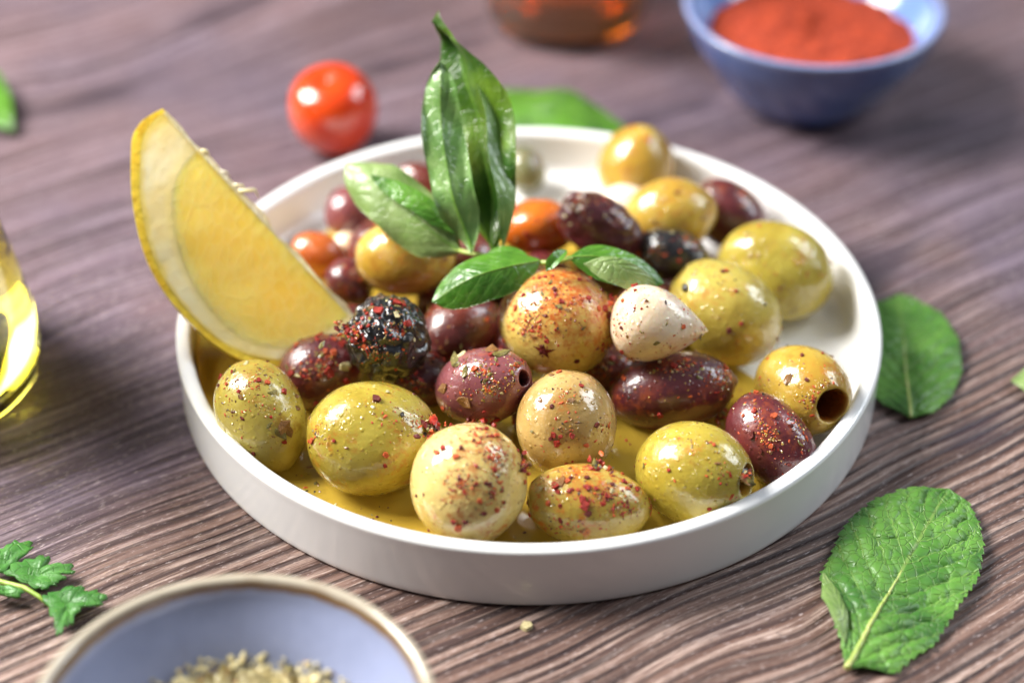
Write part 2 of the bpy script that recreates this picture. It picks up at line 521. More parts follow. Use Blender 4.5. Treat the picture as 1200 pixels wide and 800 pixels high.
pn.set(Base_Color=pc, Roughness=0.5, Coat_Weight=0.3, Coat_Roughness=0.15, Subsurface_Weight=0.4, Subsurface_Radius=(1, .8, .4),
       Subsurface_Scale=0.003, Normal=pn.bump(pn.noise(pP, 4.0, 3.0), 0.35, 0.0005))
M['pith'] = pn.m
M['membrane'] = plain('lemon_membrane', lin(240, 226, 184), lin(236, 214, 150), 1.5, 0.35, 0.5, 0.4, (1, .8, .4), 0.003, 0.5)


def pulp_material():
    n = Nodes('lemon_pulp')
    P = n.coord()
    # juice sacs run outward from the core: long cells across the slice
    A = n.vmath('ADD', n.vmath('MULTIPLY', P, (2.6, 1.0, 1.3)), n.node('ShaderNodeTexNoise', {'Vector': P, 'Scale': 1.2}).outputs['Color'])
    d = n.node('ShaderNodeTexVoronoi', {'Vector': n.vmath('ADD', A, 0.0), 'Scale': 1.9}, feature='DISTANCE_TO_EDGE').outputs['Distance']
    wall = n.math('SUBTRACT', 1.0, n.ss(d, 0.0, 0.16))
    c = n.mix(n.ss(n.noise(P, 0.7, 3.0), 0.35, 0.65), lin(250, 214, 104), lin(245, 200, 76))
    c = n.mix(n.math('MULTIPLY', wall, 0.22), c, lin(250, 224, 140))
    c = n.mix(n.math('MULTIPLY', n.ss(n.noise(P, 3.0, 3.0), 0.56, 0.70), 0.4), c, lin(250, 214, 110))
    et = n.math('ADD', n.attr('edge_t'), n.math('MULTIPLY', n.math('SUBTRACT', n.noise(P, 2.2, 2.0), 0.5), 0.16))
    c = n.mix(n.math('MULTIPLY', n.ss(et, 0.80, 1.04), 0.5), c, lin(246, 224, 156))
    h = n.math('ADD', n.math('MULTIPLY', wall, 0.25), n.noise(P, 4.0, 3.0))
    n.set(Base_Color=c, Roughness=0.34, Coat_Weight=0.6, Coat_Roughness=0.14, Subsurface_Weight=0.6,
          Subsurface_Radius=(1, .6, .12), Subsurface_Scale=0.006, Normal=n.bump(h, 0.22, 0.0005))
    return n.m


M['pulp'] = pulp_material()


def oil_film():
    n = Nodes('golden_oil')
    P = n.coord()
    c = n.mix(n.ss(n.noise(P, 0.45, 2.0), 0.3, 0.7), (0.97, 0.84, 0.34, 1), (0.94, 0.76, 0.24, 1))
    tr = n.node('ShaderNodeBsdfTransparent', {'Color': c})
    nb = n.bump(n.noise(P, 0.9, 2.0), 0.35, 0.0018)
    gl = n.node('ShaderNodeBsdfGlossy', {'Roughness': 0.03, 'Normal': nb})
    fr = n.node('ShaderNodeFresnel', {'IOR': 1.47, 'Normal': nb})
    df = n.node('ShaderNodeBsdfDiffuse', {'Color': lin(246, 206, 80)})
    m1 = n.node('ShaderNodeMixShader', {0: 0.40})
    n.t.links.new(tr.outputs[0], m1.inputs[1])
    n.t.links.new(df.outputs[0], m1.inputs[2])
    m2 = n.node('ShaderNodeMixShader', {0: n.math('MULTIPLY', fr.outputs[0], 1.0)})
    n.t.links.new(m1.outputs[0], m2.inputs[1])
    n.t.links.new(gl.outputs[0], m2.inputs[2])
    n.t.links.new(m2.outputs[0], n.out.inputs[0])
    return n.m


M['oil'] = oil_film()


def liquid(name, color, ior, density=None, rough=0.0):
    n = Nodes(name)
    n.set(Base_Color=(1, 1, 1, 1), Roughness=rough, Transmission_Weight=1.0, IOR=ior)
    if density:
        va = n.node('ShaderNodeVolumeAbsorption', {'Color': color, 'Density': density})
        n.t.links.new(va.outputs[0], n.out.inputs['Volume'])
    else:
        n.set(Base_Color=color)
    return n.m


M['glass'] = liquid('clear_glass', (0.97, 0.98, 0.97, 1), 1.5)
M['olive_oil'] = liquid('olive_oil_liquid', (0.975, 0.91, 0.03, 1), 1.47, 62.0)
M['tea'] = liquid('amber_liquid', (0.96, 0.62, 0.0, 1), 1.34, 85.0)

# ------------------------------------------------------------------ the table
rng = np.random.default_rng(7)
random.seed(7)
V = [(-60, -40, 0), (60, -40, 0), (60, 60, 0), (-60, 60, 0), (-60, -40, -2.4), (60, -40, -2.4), (60, 60, -2.4), (-60, 60, -2.4)]
F = [(0, 1, 2, 3), (7, 6, 5, 4), (0, 4, 5, 1), (1, 5, 6, 2), (2, 6, 7, 3), (3, 7, 4, 0)]
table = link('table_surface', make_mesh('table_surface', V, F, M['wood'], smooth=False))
tag(table, 'weathered purple brown wooden tabletop with raised grain', kind='structure')

# ------------------------------------------------------------------ the white dish
prof = [(0, .08), (3, .08), (6.5, .08), (7.0, .05), (7.18, .0), (7.30, .02), (7.365, .10), (7.375, .35), (7.38, .75), (7.385, 1.15), (7.39, 1.30),
        (7.385, 1.37), (7.34, 1.42), (7.25, 1.445), (7.15, 1.43), (7.08, 1.37), (7.05, 1.25), (7.04, 1.0), (7.01, .72), (6.93, .54), (6.72, .435),
        (6.3, .405), (4, .40), (2, .40), (0, .40)]
P_ = smooth_profile(prof, 4)
P_[:, 0] = np.clip(P_[:, 0], 0, None)
dish = link('white_dish', lathe('white_dish', P_, M['white'], 256), None, (0, .83, 0))
tag(dish, 'round white porcelain dish with a low upright rim, full of olives', 'dish')

# ------------------------------------------------------------------ oil lying in the dish
OL = {
    'G1': (-5.285, -2.656, 1.42, 1.144, 0.858, 0.469, -0.538, -0.7),
    'G2': (-3.03, -3.483, 1.527, 1.321, 1.107, 0.999, 0.021, 0.028),
    'G3': (-1.136, -4.967, 1.719, 1.165, 1.102, 0.157, -0.879, -0.451),
    'G4': (1.045, -5.026, 1.192, 1.174, 0.772, 0.999, -0.032, -0.042),
    'G5': (3.112, -4.296, 1.407, 1.188, 0.976, 0.858, -0.47, 0.209),
    'P1': (4.698, -3.217, 1.279, 1.034, 0.75, 0.611, -0.689, -0.39),
    'G6': (5.502, -1.709, 1.327, 1.168, 0.876, 0.415, -0.857, 0.305),
    'P2': (2.869, -1.605, 1.221, 1.293, 0.793, 0.99, 0.085, 0.11),
    'G7': (0.673, -3.231, 1.682, 1.06, 0.977, -0.174, -0.6, -0.781),
    'P3': (-0.962, -2.214, 1.799, 1.08, 0.776, 0.791, -0.364, 0.491),
    'G8': (0.565, -0.585, 2.157, 1.214, 1.11, 0.908, -0.419, 0.015),
    'GA': (2.559, -1.353, 2.693, 0.982, 0.711, 0.985, -0.106, -0.138),
    'P4': (-1.429, 0.382, 1.183, 0.968, 0.753, -0.694, -0.69, -0.205),
    'B1': (-2.866, -1.246, 2.27, 0.854, 0.888, 1.0, 0.0, 0.0),
    'P5': (-4.252, -0.918, 1.183, 0.892, 0.752, 0.94, 0.208, 0.271),
    'P6': (-2.226, -1.027, 0.979, 0.7, 0.56, 1.0, 0.0, 0.0),
    'G9': (4.091, 0.499, 1.61, 1.285, 1.035, 0.766, -0.391, -0.51),
    'G10': (5.332, 2.189, 1.479, 1.292, 1.034, 0.927, -0.228, -0.297),
    'G11': (2.555, 6.441, 1.408, 1.036, 0.897, -0.087, -0.606, -0.79),
    'G12': (3.172, 3.862, 1.753, 1.024, 0.872, 0.966, 0.158, 0.205),
    'P7': (4.61, 4.727, 1.218, 0.97, 0.737, 0.788, -0.375, -0.488),
    'B2': (3.117, 2.396, 1.74, 0.812, 0.591, 0.985, -0.106, -0.138),
    'P8': (1.482, 2.6, 2.381, 0.992, 0.679, 0.883, -0.286, -0.372),
    'O1': (0.211, 3.509, 1.718, 0.641, 0.867, 0.0, -0.609, -0.793),
    'G13': (-2.649, 1.886, 2.03, 1.129, 0.838, 1.0, 0.0, 0.0),
    'P9': (-4.07, 5.075, 1.032, 0.626, 0.587, 0.0, -0.609, -0.793),
    'O2': (-4.649, 3.456, 1.043, 0.627, 0.494, 0.94, -0.208, -0.271),
    'GB': (-4.015, 4.034, 0.78, 0.424, 0.347, 0.866, -0.304, -0.397),
    'P10': (-3.906, 2.086, 1.19, 0.592, 0.518, 0.643, -0.466, -0.608),
    'G0': (-0.03, 7.018, 0.946, 0.567, 0.486, 0.5, -0.527, -0.687),
    'P11': (-2.44, 6.466, 0.919, 0.682, 0.481, 0.94, -0.208, -0.271),
    'P12': (1.697, -0.528, 0.919, 0.601, 0.495, 1.0, 0.0, 0.0),
    'P13': (2.316, 5.008, 1.217, 0.702, 0.507, 0.94, -0.208, -0.271),
    'P14': (-0.281, 1.534, 1.656, 0.618, 0.546, 1.0, 0.0, 0.0),
    'F0': (-3.7, 0.6, 1.02, 0.6, 0.6, 1, 0, 0),
    'F1': (-3.3, 3.4, 1.14, 0.72, 0.72, 1, 0, 0),
    'F2': (-2.1, 4.4, 1.12, 0.7, 0.7, 1, 0, 0),
    'F3': (-1.3, 2.8, 1.2, 0.78, 0.78, 1, 0, 0),
    'F4': (0.9, 1.0, 1.2, 0.78, 0.78, 1, 0, 0),
    'F5': (1.7, 3.0, 1.14, 0.72, 0.72, 1, 0, 0),
    'F6': (2.5, 1.0, 1.14, 0.72, 0.72, 1, 0, 0),
    'F7': (-1.5, 1.2, 1.1, 0.68, 0.68, 1, 0, 0),
    'F8': (0.3, 2.4, 1.06, 0.64, 0.64, 1, 0, 0),
    'F9': (3.3, 2.2, 1.04, 0.62, 0.62, 1, 0, 0),
    'F10': (-0.3, 0.2, 0.94, 0.52, 0.52, 1, 0, 0),
    'F11': (-2.5, 0.2, 0.92, 0.5, 0.5, 1, 0, 0),
    'F12': (-0.7, -0.8, 0.92, 0.5, 0.5, 1, 0, 0),
    'F13': (0.3, -1.6, 0.9, 0.48, 0.48, 1, 0, 0),
    'F14': (3.1, 3.8, 1.0, 0.58, 0.58, 1, 0, 0),
    'F15': (3.85, 2.75, 0.92, 0.5, 0.5, 1, 0, 0),
    'F16': (0.05, -2.05, 0.84, 0.42, 0.42, 1, 0, 0),
    'F17': (-1.95, 1.75, 0.92, 0.5, 0.5, 1, 0, 0),
    'F18': (-2.9, 0.9, 0.92, 0.5, 0.5, 1, 0, 0),
}
FILL = [
    ('F0', 'dark olive hidden deep between the black olive and the lemon'),
    ('F1', 'dark olive under the left half of the sheltered golden olive'),
    ('F2', 'dark olive under the left basil leaf, towards the back wall'),
    ('F3', 'dark olive under the foot of the tall basil leaf'),
    ('F4', 'dark olive carrying the big golden dusted olive'),
    ('F5', 'dark olive carrying the wrinkled purple olive'),
    ('F6', 'dark olive just behind the pointed garlic clove, under the pile'),
    ('F7', 'dark olive under the low glossy basil leaf'),
    ('F8', 'dark olive in the shade right of the tall leaf, under the pile'),
    ('F9', 'dark olive carrying the half hidden black olive'),
    ('F10', 'small dark olive in the gap left of the big golden olive'),
    ('F11', 'small dark olive underneath the wrinkled black one'),
    ('F12', 'small dark olive in the gap above the mauve olive'),
    ('F13', 'small dark olive behind the tan brown one'),
    ('F14', 'small dark olive under the golden green olive at the back'),
    ('F15', 'small dark olive added to darken the gap left of the smooth green one at the back'),  # from here down: fillers added to darken gaps that came out bright
    ('F16', 'small dark olive added to darken the gap right of the mauve olive'),
    ('F17', 'small dark olive added to darken the gap between the golden olive and the low basil leaf'),
    ('F18', 'small dark olive added to darken the gap between the golden sheltered olive and the black one'),
]
cent = np.array([o[0:3] for o in OL.values()])


def oil_pool():
    nu, nv = 90, 300
    V, ang = [], np.linspace(0, 2 * math.pi, nv, endpoint=False)
    for i in range(nu):
        t = (i / (nu - 1)) ** 0.75
        for a in ang:
            # reaches the wall all along the front and left, falls short on the right where bare porcelain shows
            m = 0.5 + 0.5 * math.cos(a - R(14))
            m2 = 0.5 + 0.5 * math.cos(a - R(88))
            r = 6.98 - 1.50 * m ** 5 - 1.6 * m2 ** 6 + 0.10 * math.sin(5 * a) * m + 1.0 * math.exp(-((a - R(21)) / R(10)) ** 2)
            da = (a - R(-3) + math.pi) % (2 * math.pi) - math.pi
            r = min(r, 6.98) - 1.8 * math.exp(-(da / R(12)) ** 2)
            rr = r * t
            x, y = rr * math.cos(a), rr * math.sin(a)
            z = 0.575
            h = .06 + .62 * math.exp(-((a - R(188)) / R(30)) ** 2) * (1 + .18 * math.sin(9 * a) + .1 * math.sin(23 * a))
            if t > 0.90 and h > .12 and r > 6.9:
                # a film of oil drawn up the porcelain below the lemon
                e = (t - 0.90) / 0.10
                z = 0.575 + h * e
                rr = np.interp(z, [.54, .72, 1.0, 1.25, 1.4], [6.92, 7.0, 7.03, 7.04, 7.06]) - .02 + .012 * e
                rr = 6.98 * .93 * (1 - min(1, e * 8)) + rr * min(1, e * 8)
                x, y = rr * math.cos(a), rr * math.sin(a)
            elif t > 0.93:
                e = (t - 0.93) / 0.07
                if r < 6.9:
                    z = 0.575 - 0.168 * e * e          # rounded free edge of the pool
                else:
                    z = 0.575 + 0.07 * e ** 3          # climbs the wall a little
            V.append((x, y + .83, z))
    V = np.array(V)
    # the oil climbs every olive standing in it
    lift = np.zeros(len(V))
    for k, o in OL.items():
        c, ra, rb, ax = np.array(o[0:3]), o[3], o[4], np.array(o[5:8])
        dz = 0.6 - c[2]
        if abs(dz) > rb:
            continue
        v = V - c
        al = v @ ax
        perp = np.sqrt(np.maximum((v ** 2).sum(1) - al ** 2, 0))
        f = np.sqrt((al / ra) ** 2 + (perp / rb) ** 2) - 1
        lift = np.maximum(lift, 0.11 * np.exp(-np.clip(f, 0, None) * rb / 0.085))
    V[:, 2] += lift * (V[:, 2] > 0.5) * (V[:, 2] < 0.6)
    F = grid_faces(nu, nv, True, True)
    return make_mesh('olive_oil', V, F, M['oil'])


tag(link('olive_oil', oil_pool()), 'thin golden pool of olive oil lying on the floor of the white dish', 'oil')


# ------------------------------------------------------------------ seasoning pieces
def flake_mesh(name, mat, seed, n=7, thick=0.30, curl=0.25, long=1.0):
    rg = np.random.default_rng(seed)
    ang = np.sort(np.linspace(0, 2 * math.pi, n, endpoint=False) + rg.uniform(-.3, .3, n))
    r = rg.uniform(0.6, 1.1, n)
    V = []
    top, bot = [], []
    for a, q in zip(ang, r):
        x, y = q * math.cos(a) * long, q * math.sin(a)
        z = curl * (x * x / long ** 2 - 0.3) + rg.uniform(-.08, .08)
        top.append((x * .9, y * .9, z + thick))
        bot.append((x, y, z - thick))
    V = [(0, 0, thick * 1.2)] + top + [(0, 0, -thick)] + bot
    F = []
    for i in range(n):
        j = (i + 1) % n
        F.append((0, 1 + i, 1 + j))
        F.append((n + 1, n + 2 + j, n + 2 + i))
        F.append((1 + i, n + 2 + i, n + 2 + j, 1 + j))
    return make_mesh(name, V, F, mat, smooth=False)


FLAKES = {'chilli_flake': [flake_mesh('chilli_flake', M[m], s, 6 + s % 3) for s, m in enumerate(['chilli', 'chilli', 'chilli_orange', 'chilli_dark', 'chilli', 'chilli_orange', 'chilli_dark'])],
          'herb_flake': [flake_mesh('herb_flake', M[m], 20 + s, 7, 0.09, 0.5, 1.7) for s, m in enumerate(['herb', 'herb_brown', 'herb', 'herb_pale'])],
          'pepper_grain': [flake_mesh('pepper_grain', M['pepper'], 33, 6, 0.6, 0.1)]}


def frame(z, spin):
    z = np.asarray(z, float)
    z = z / np.linalg.norm(z)
    h = np.array([0, 0, 1.0]) if abs(z[2]) < .9 else np.array([1.0, 0, 0])
    x = np.cross(h, z)
    x /= np.linalg.norm(x)
    y = np.cross(z, x)
    c, s = math.cos(spin), math.sin(spin)
    return np.array([c * x + s * y, -s * x + c * y, z]).T


def put_flake(kind, parent, p, nrm, size, spin=None, which=None):
    ms = FLAKES[kind]
    o = link(kind, ms[which if which is not None else random.randrange(len(ms))], parent)
    A = frame(nrm, random.uniform(0, 6.28) if spin is None else spin)
    m = Matrix([list(A[i]) for i in range(3)]).to_4x4()
    o.rotation_mode = 'QUATERNION'
    o.rotation_quaternion = m.to_quaternion()
    o.location = tuple(p)
    o.scale = (size, size, size)
    return o


def grain_block(spots, weights, seed, lo=0.007, hi=0.026):
    """many small angular grains joined in one mesh; spots = (points, normals)"""
    rg = np.random.default_rng(seed)
    V, F, fm = [], [], []
    w = np.array(weights, float)
    w /= w.sum()
    for p, nrm in zip(*spots):
        mi = rg.choice(len(w), p=w)
        s = rg.uniform(lo, hi) * (1.0 if rg.random() > .12 else 1.7)
        A = frame(nrm, rg.uniform(0, 6.28))
        if mi == 6:
            st = np.array([1.0, 1.0, 0.55]) * s * 0.8
        else:
            st = np.array([rg.uniform(.8, 1.9), rg.uniform(.6, 1.1), rg.uniform(.3, .7)]) * s
        o = len(V)
        base = np.array([[1, 0, 0], [.4, .9, 0], [-.7, .7, .1], [-1, -.2, 0], [-.2, -1, .1], [.7, -.7, 0], [.1, .1, 1], [0, 0, -1.0]])
        base = base + rg.normal(0, .12, base.shape)
        for b in base:
            V.append(p + A @ (b * st))
        for i in range(6):
            F.append((o + i, o + (i + 1) % 6, o + 6))
            F.append((o + (i + 1) % 6, o + i, o + 7))
            fm += [mi, mi]
    return V, F, fm


# ------------------------------------------------------------------ olives
CAMDIR = np.array([0.0, -0.793, 0.609])


def ellipsoid_fn(a, b, seed, lump=0.038, wrinkle=0.0, tip=0.0, tail=-0.06, flat=0.0, pear=0.0):
    def fn(q):
        """q (N,3) on the unit sphere -> surface point"""
        s = 1 + lump * waves(q, 1.9, seed) + lump * 0.5 * waves(q, 4.2, seed + 1)
        if wrinkle:
            rdg = np.abs(waves(q * np.array([1.0, 1.6, 1.6]), 5.5, seed + 2, 20))
            s = s - wrinkle * np.exp(-rdg * 5.0) + wrinkle * 0.4 * waves(q, 16, seed + 3)
        s = s + tip * np.exp(-(1 - q[:, 0]) / 0.012) + tail * np.exp(-(1 + q[:, 0]) / 0.02)
        P = q * s[:, None]
        rad = 1 - pear * q[:, 0]
        return np.stack([P[:, 0] * a, P[:, 1] * b * rad, P[:, 2] * b * rad * (1 - flat)], 1)
    return fn


def build_olive(name, key, mat, label, seed, hole=None, hole_r=0.36, sp=60, nfl=8, nherb=4, weights=(1.5, 1, 5, 1, 5, .4, 7, .6),
                cat='olive', group='olives in the white dish', bias=1.0, res=(56, 80), spread=0.8, cluster=4, dust=0.0, big=1.0, **shape):
    o = OL[key]
    c, a, b, ax = o[0:3], o[3], o[4], np.array(o[5:8])
    if hole == '-':
        ax = -ax
    fn = ellipsoid_fn(a, b, seed, **shape)
    nu, nv = res
    th0 = 0.0 if not hole else math.asin(hole_r)
    ths = list(np.linspace(math.pi, th0, nu))
    ang = np.linspace(0, 2 * math.pi, nv, endpoint=False)
    rg = np.random.default_rng(seed + 50)
    Q = []
    for t in ths:
        for v in ang:
            Q.append((math.cos(t), math.sin(t) * math.cos(v), math.sin(t) * math.sin(v)))
    Pm = fn(np.array(Q))
    H = 0.75 * np.exp(-(1 + np.array(Q)[:, 0]) / .008)
    if hole:
        ring = Pm[-nv:]
        cen = ring.mean(0)
        # a slightly ragged mouth
        jit = 1 + 0.04 * np.sin(3 * ang + seed) + 0.015 * np.sin(7 * ang)
        Pm[-nv:] = cen + (ring - cen) * jit[:, None]
        ring = Pm[-nv:]
        extra, hh = [], []
        for k, (dx, sc) in enumerate([(-.010, .965), (-.05, .92), (-.14, .88), (-.35, .84), (-.65, .80), (-.95, .72), (-1.1, .45), (-1.14, .1)]):
            e = cen + (ring - cen) * sc
            e[:, 0] += dx * a
            e[:, 1:] += (0.002 if k < 3 else 0.010) * rg.normal(size=(nv, 2))
            extra.append(e)
            hh.append(np.full(nv, [0.25, .7, 1, 1, 1, 1, 1, 1][k]))
        Pm = np.vstack([Pm] + extra)
        H = np.concatenate([H] + hh)
        nrings = nu + len(extra)
    else:
        nrings = nu
    # x = olive axis, z as upright as it can be
    X = ax / np.linalg.norm(ax)
    Z = np.array([0, 0, 1.0]) - X * X[2]
    Z /= np.linalg.norm(Z)
    Y = np.cross(Z, X)
    Rm = np.array([X, Y, Z]).T
    Wd = (Pm / np.array([a, b, b])) @ Rm.T
    D = np.clip(Wd[:, 2] * .7 + Wd[:, 1] * -.1, -1, 1) * 0.45 + 0.02 + dust
    me = make_mesh(name, Pm, grid_faces(nrings, nv, True), mat, {'hole': H, 'dust': D})
    ob = link(name, me, None, c)
    ob.rotation_mode = 'QUATERNION'
    ob.rotation_quaternion = Matrix([list(Rm[i]) for i in range(3)]).to_quaternion()
    tag(ob, label, cat, group)

    def spots(n, sprd, lift, centre=None):
        ps, ns = [], []
        while len(ps) < n:
            base = np.array([0, -0.25, 0.75]) * bias if centre is None else centre
            d = rg.normal(size=3) * sprd + base
            d /= np.linalg.norm(d)
            if d[2] < -0.75:
                continue
            nl = Rm.T @ d
            q = np.array([a * nl[0], b * nl[1], b * nl[2]])
            q /= np.linalg.norm(q)
            if hole and q[0] > math.cos(th0) - 0.03:
                continue
            p = fn(q[None])[0]
            ps.append(p + nl * lift)
            ns.append(nl)
        return ps, ns

    if sp:
        sp = int(sp * 1.6)
        ps, ns = spots(int(sp * .6), spread, 0.002)
        for _ in range(cluster):
            cc = rg.normal(size=3) * .5 + np.array([0, -.45, .6])
            cc /= np.linalg.norm(cc)
            p2, n2 = spots(int(sp * .36), 0.15, 0.004, cc)
            ps += p2
            ns += n2
        Vg, Fg, fm = grain_block((ps, ns), weights, seed)
        g = link('seasoning', make_mesh('seasoning', Vg, Fg, BITS, smooth=False, face_mats=fm), ob)
        g['kind'] = 'stuff'
    ps, ns = spots(nfl, spread, 0.010)
    for p, q in zip(ps, ns):
        put_flake('chilli_flake', ob, p, q + rg.normal(size=3) * .15, rg.uniform(.035, .075) * big)
    ps, ns = spots(nherb, spread, 0.010)
    for p, q in zip(ps, ns):
        put_flake('herb_flake', ob, p, q + rg.normal(size=3) * .2, rg.uniform(.03, .06) * big)
    if nherb > 2:
        ps, ns = spots(2, spread, 0.01)
        for p, q in zip(ps, ns):
            put_flake('pepper_grain', ob, p, q, rg.uniform(.02, .035))
    return ob, Rm, fn


G, Pu, Bk = 'green_olive', 'purple_olive', 'black_olive'
A_ = {}
A_['G1'] = build_olive(G, 'G1', M['green'], 'green olive with dark spice patches against the left rim, below the lemon', 1, tip=.02, sp=60, nfl=9, nherb=8, big=1.2, tail=.02, pear=.06)
A_['G2'] = build_olive(G, 'G2', M['green_deep'], 'large yellow green olive with a nipple tip, one dark red flake on its top', 2, tip=.15, sp=50, nfl=3, nherb=2, pear=.05)
A_['G3'] = build_olive(G, 'G3', M['green_pale'], 'pale round olive speckled orange at the very front of the dish', 3, sp=150, nfl=20, nherb=3, weights=(4, 2, 7, 1, 3, .5, 3, 0), dust=.10)
A_['G4'] = build_olive(G, 'G4', M['green_spiced'], 'half sunken green olive with a thick red chilli patch, front right of the pale one', 4, sp=130, nfl=22, nherb=3, weights=(7, 4, 4, 1, 2, .5, 3, 0), bias=1.4, spread=.5, dust=.16)
A_['G5'] = build_olive(G, 'G5', M['green_deep'], 'smooth yellow green olive at the front right, spice packed hole at its right end', 5, hole='+', hole_r=.34, sp=50, nfl=4, nherb=2, lump=.02)
A_['P1'] = build_olive(Pu, 'P1', M['purple'], 'dark purple olive leaning on the front right rim beside the pitted green one', 6, sp=130, nfl=10, nherb=4, tip=.04, weights=(3, 2, 5, 1, 3, .5, 7, .5))
A_['G6'] = build_olive(G, 'G6', M['green_gold'], 'pitted green olive with an open round hole by the right rim', 7, hole='+', hole_r=.42, res=(60, 130), sp=60, nfl=5, nherb=3, lump=.02)
A_['P2'] = build_olive(Pu, 'P2', M['purple'], 'long purple olive lying just below the garlic clove', 8, sp=170, nfl=10, nherb=6, tip=.05, weights=(3, 2, 6, 1, 3, .5, 8, .5), lump=.015)
A_['G7'] = build_olive(G, 'G7', M['green_brown'], 'tan brown olive in the middle front with a red clump low on its face', 9, sp=70, nfl=9, nherb=6, tip=.03)
A_['P3'] = build_olive(Pu, 'P3', M['mauve'], 'glossy mauve olive topped with dried herb bits, centre left', 10, hole='+', hole_r=.21, sp=170, nfl=8, nherb=14, weights=(2, 2, 5, 3, 4, 1, 8, 1))
A_['G8'] = build_olive(G, 'G8', M['green_dusted'], 'big golden olive dusted with paprika, a dark star shaped cut on its lower face', 11, sp=240, nfl=22, nherb=5, weights=(6, 3, 8, 1, 3, 1, 3, 0), bias=1.5, spread=.6, dust=.30, lump=.02)
A_['P4'] = build_olive(Pu, 'P4', M['red_brown'], 'reddish brown olive tucked under the low basil leaf', 12, hole='+', hole_r=.3, sp=110, nfl=6, nherb=4, weights=(3, 2, 5, 1, 3, .5, 7, .5))
A_['B1'] = build_olive(Bk, 'B1', M['black'], 'wrinkled black olive crusted with chilli flakes next to the lemon tip', 13, sp=110, nfl=26, nherb=14, wrinkle=.09, res=(90, 130), weights=(3, 3, 5, 2, 6, 1, 3, 1), spread=.9, lump=.04)
A_['P5'] = build_olive(Pu, 'P5', M['purple'], 'dark purple olive with red flakes below the lemon wedge', 14, sp=90, nfl=18, nherb=8, lump=.05, weights=(5, 3, 4, 2, 3, 1, 3, 1))
A_['P6'] = build_olive(Pu, 'P6', M['purple'], 'small purple olive deep in the gap between the mauve and the big green olive', 15, sp=100, nfl=10, nherb=4)
A_['G9'] = build_olive(G, 'G9', M['green'], 'green olive with a small dark notch behind the garlic clove', 16, sp=28, nfl=6, nherb=3, tip=.02)
A_['G10'] = build_olive(G, 'G10', M['green_deep'], 'smooth yellow green olive resting near the right rim at the back', 17, sp=25, nfl=4, nherb=2)
A_['G11'] = build_olive(G, 'G11', M['green_gold'], 'upright golden olive highest at the back of the dish', 18, sp=14, nfl=2, nherb=1)
A_['G12'] = build_olive(G, 'G12', M['green_gold'], 'golden green olive just below the upright one at the back', 19, sp=35, nfl=4, nherb=2)
A_['P7'] = build_olive(Pu, 'P7', M['purple'], 'purple olive against the far right rim with a long reflection', 20, sp=40, nfl=3, nherb=2)
A_['B2'] = build_olive(Bk, 'B2', M['black'], 'black olive half hidden behind the small right basil leaf', 21, wrinkle=.04, sp=60, nfl=6, nherb=5)
A_['P8'] = build_olive(Pu, 'P8', M['purple'], 'wrinkled purple olive on top of the pile right of the tall basil leaf', 22, wrinkle=.05, res=(80, 110), sp=120, nfl=5, nherb=6, weights=(1, 1, 3, 2, 3, 1, 8, 2))
A_['O1'] = build_olive('orange_olive', 'O1', M['orange'], 'orange brown olive standing right behind the tall basil leaf', 23, sp=30, nfl=4, nherb=2)
A_['G13'] = build_olive(G, 'G13', M['green_gold'], 'golden olive sheltered under the left basil leaf', 24, sp=30, nfl=5, nherb=3)
A_['P9'] = build_olive(Pu, 'P9', M['mauve'], 'blurred mauve olive behind the left basil leaf', 25, sp=0, nfl=1, nherb=0)
A_['GB'] = build_olive('garlic_clove', 'GB', M['garlic'], 'small pale garlic piece behind the lemon tip at the back left', 33, sp=16, nfl=2, nherb=1, cat='garlic clove', group='garlic cloves in the dish')
A_['O2'] = build_olive('orange_olive', 'O2', M['orange'], 'small orange olive at the back left beside the lemon', 26, sp=10, nfl=2, nherb=0)
A_['P10'] = build_olive(Pu, 'P10', M['purple'], 'small dark purple olive between the lemon edge and the golden olive', 27, sp=30, nfl=4, nherb=2)
A_['G0'] = build_olive(G, 'G0', M['grey_green'], 'blurred grey green olive against the back wall of the dish', 28, sp=0, nfl=1, nherb=0)
A_['P11'] = build_olive(Pu, 'P11', M['red_brown'], 'dark red olive glimpsed between the left and the tall basil leaf', 29, sp=10, nfl=1, nherb=0)
A_['P12'] = build_olive(Pu, 'P12', M['red_brown'], 'dark red olive deep between the big golden olive and the purple one', 30, sp=80, nfl=8, nherb=3)
A_['P13'] = build_olive('garlic_clove', 'P13', M['garlic'], 'pale blurred garlic clove lying behind the wrinkled purple olive', 31, sp=10, nfl=1, nherb=0, cat='garlic clove', group='garlic cloves in the dish')
A_['P14'] = build_olive(Pu, 'P14', M['red_brown'], 'dark olive in the shade beneath the basil stem', 32, sp=20, nfl=3, nherb=2)
for i, (k, lab) in enumerate(FILL):
    A_[k] = build_olive(Pu, k, M['red_brown' if i % 2 else 'purple'], lab, 60 + i, sp=40, nfl=4, nherb=1, res=(32, 44))


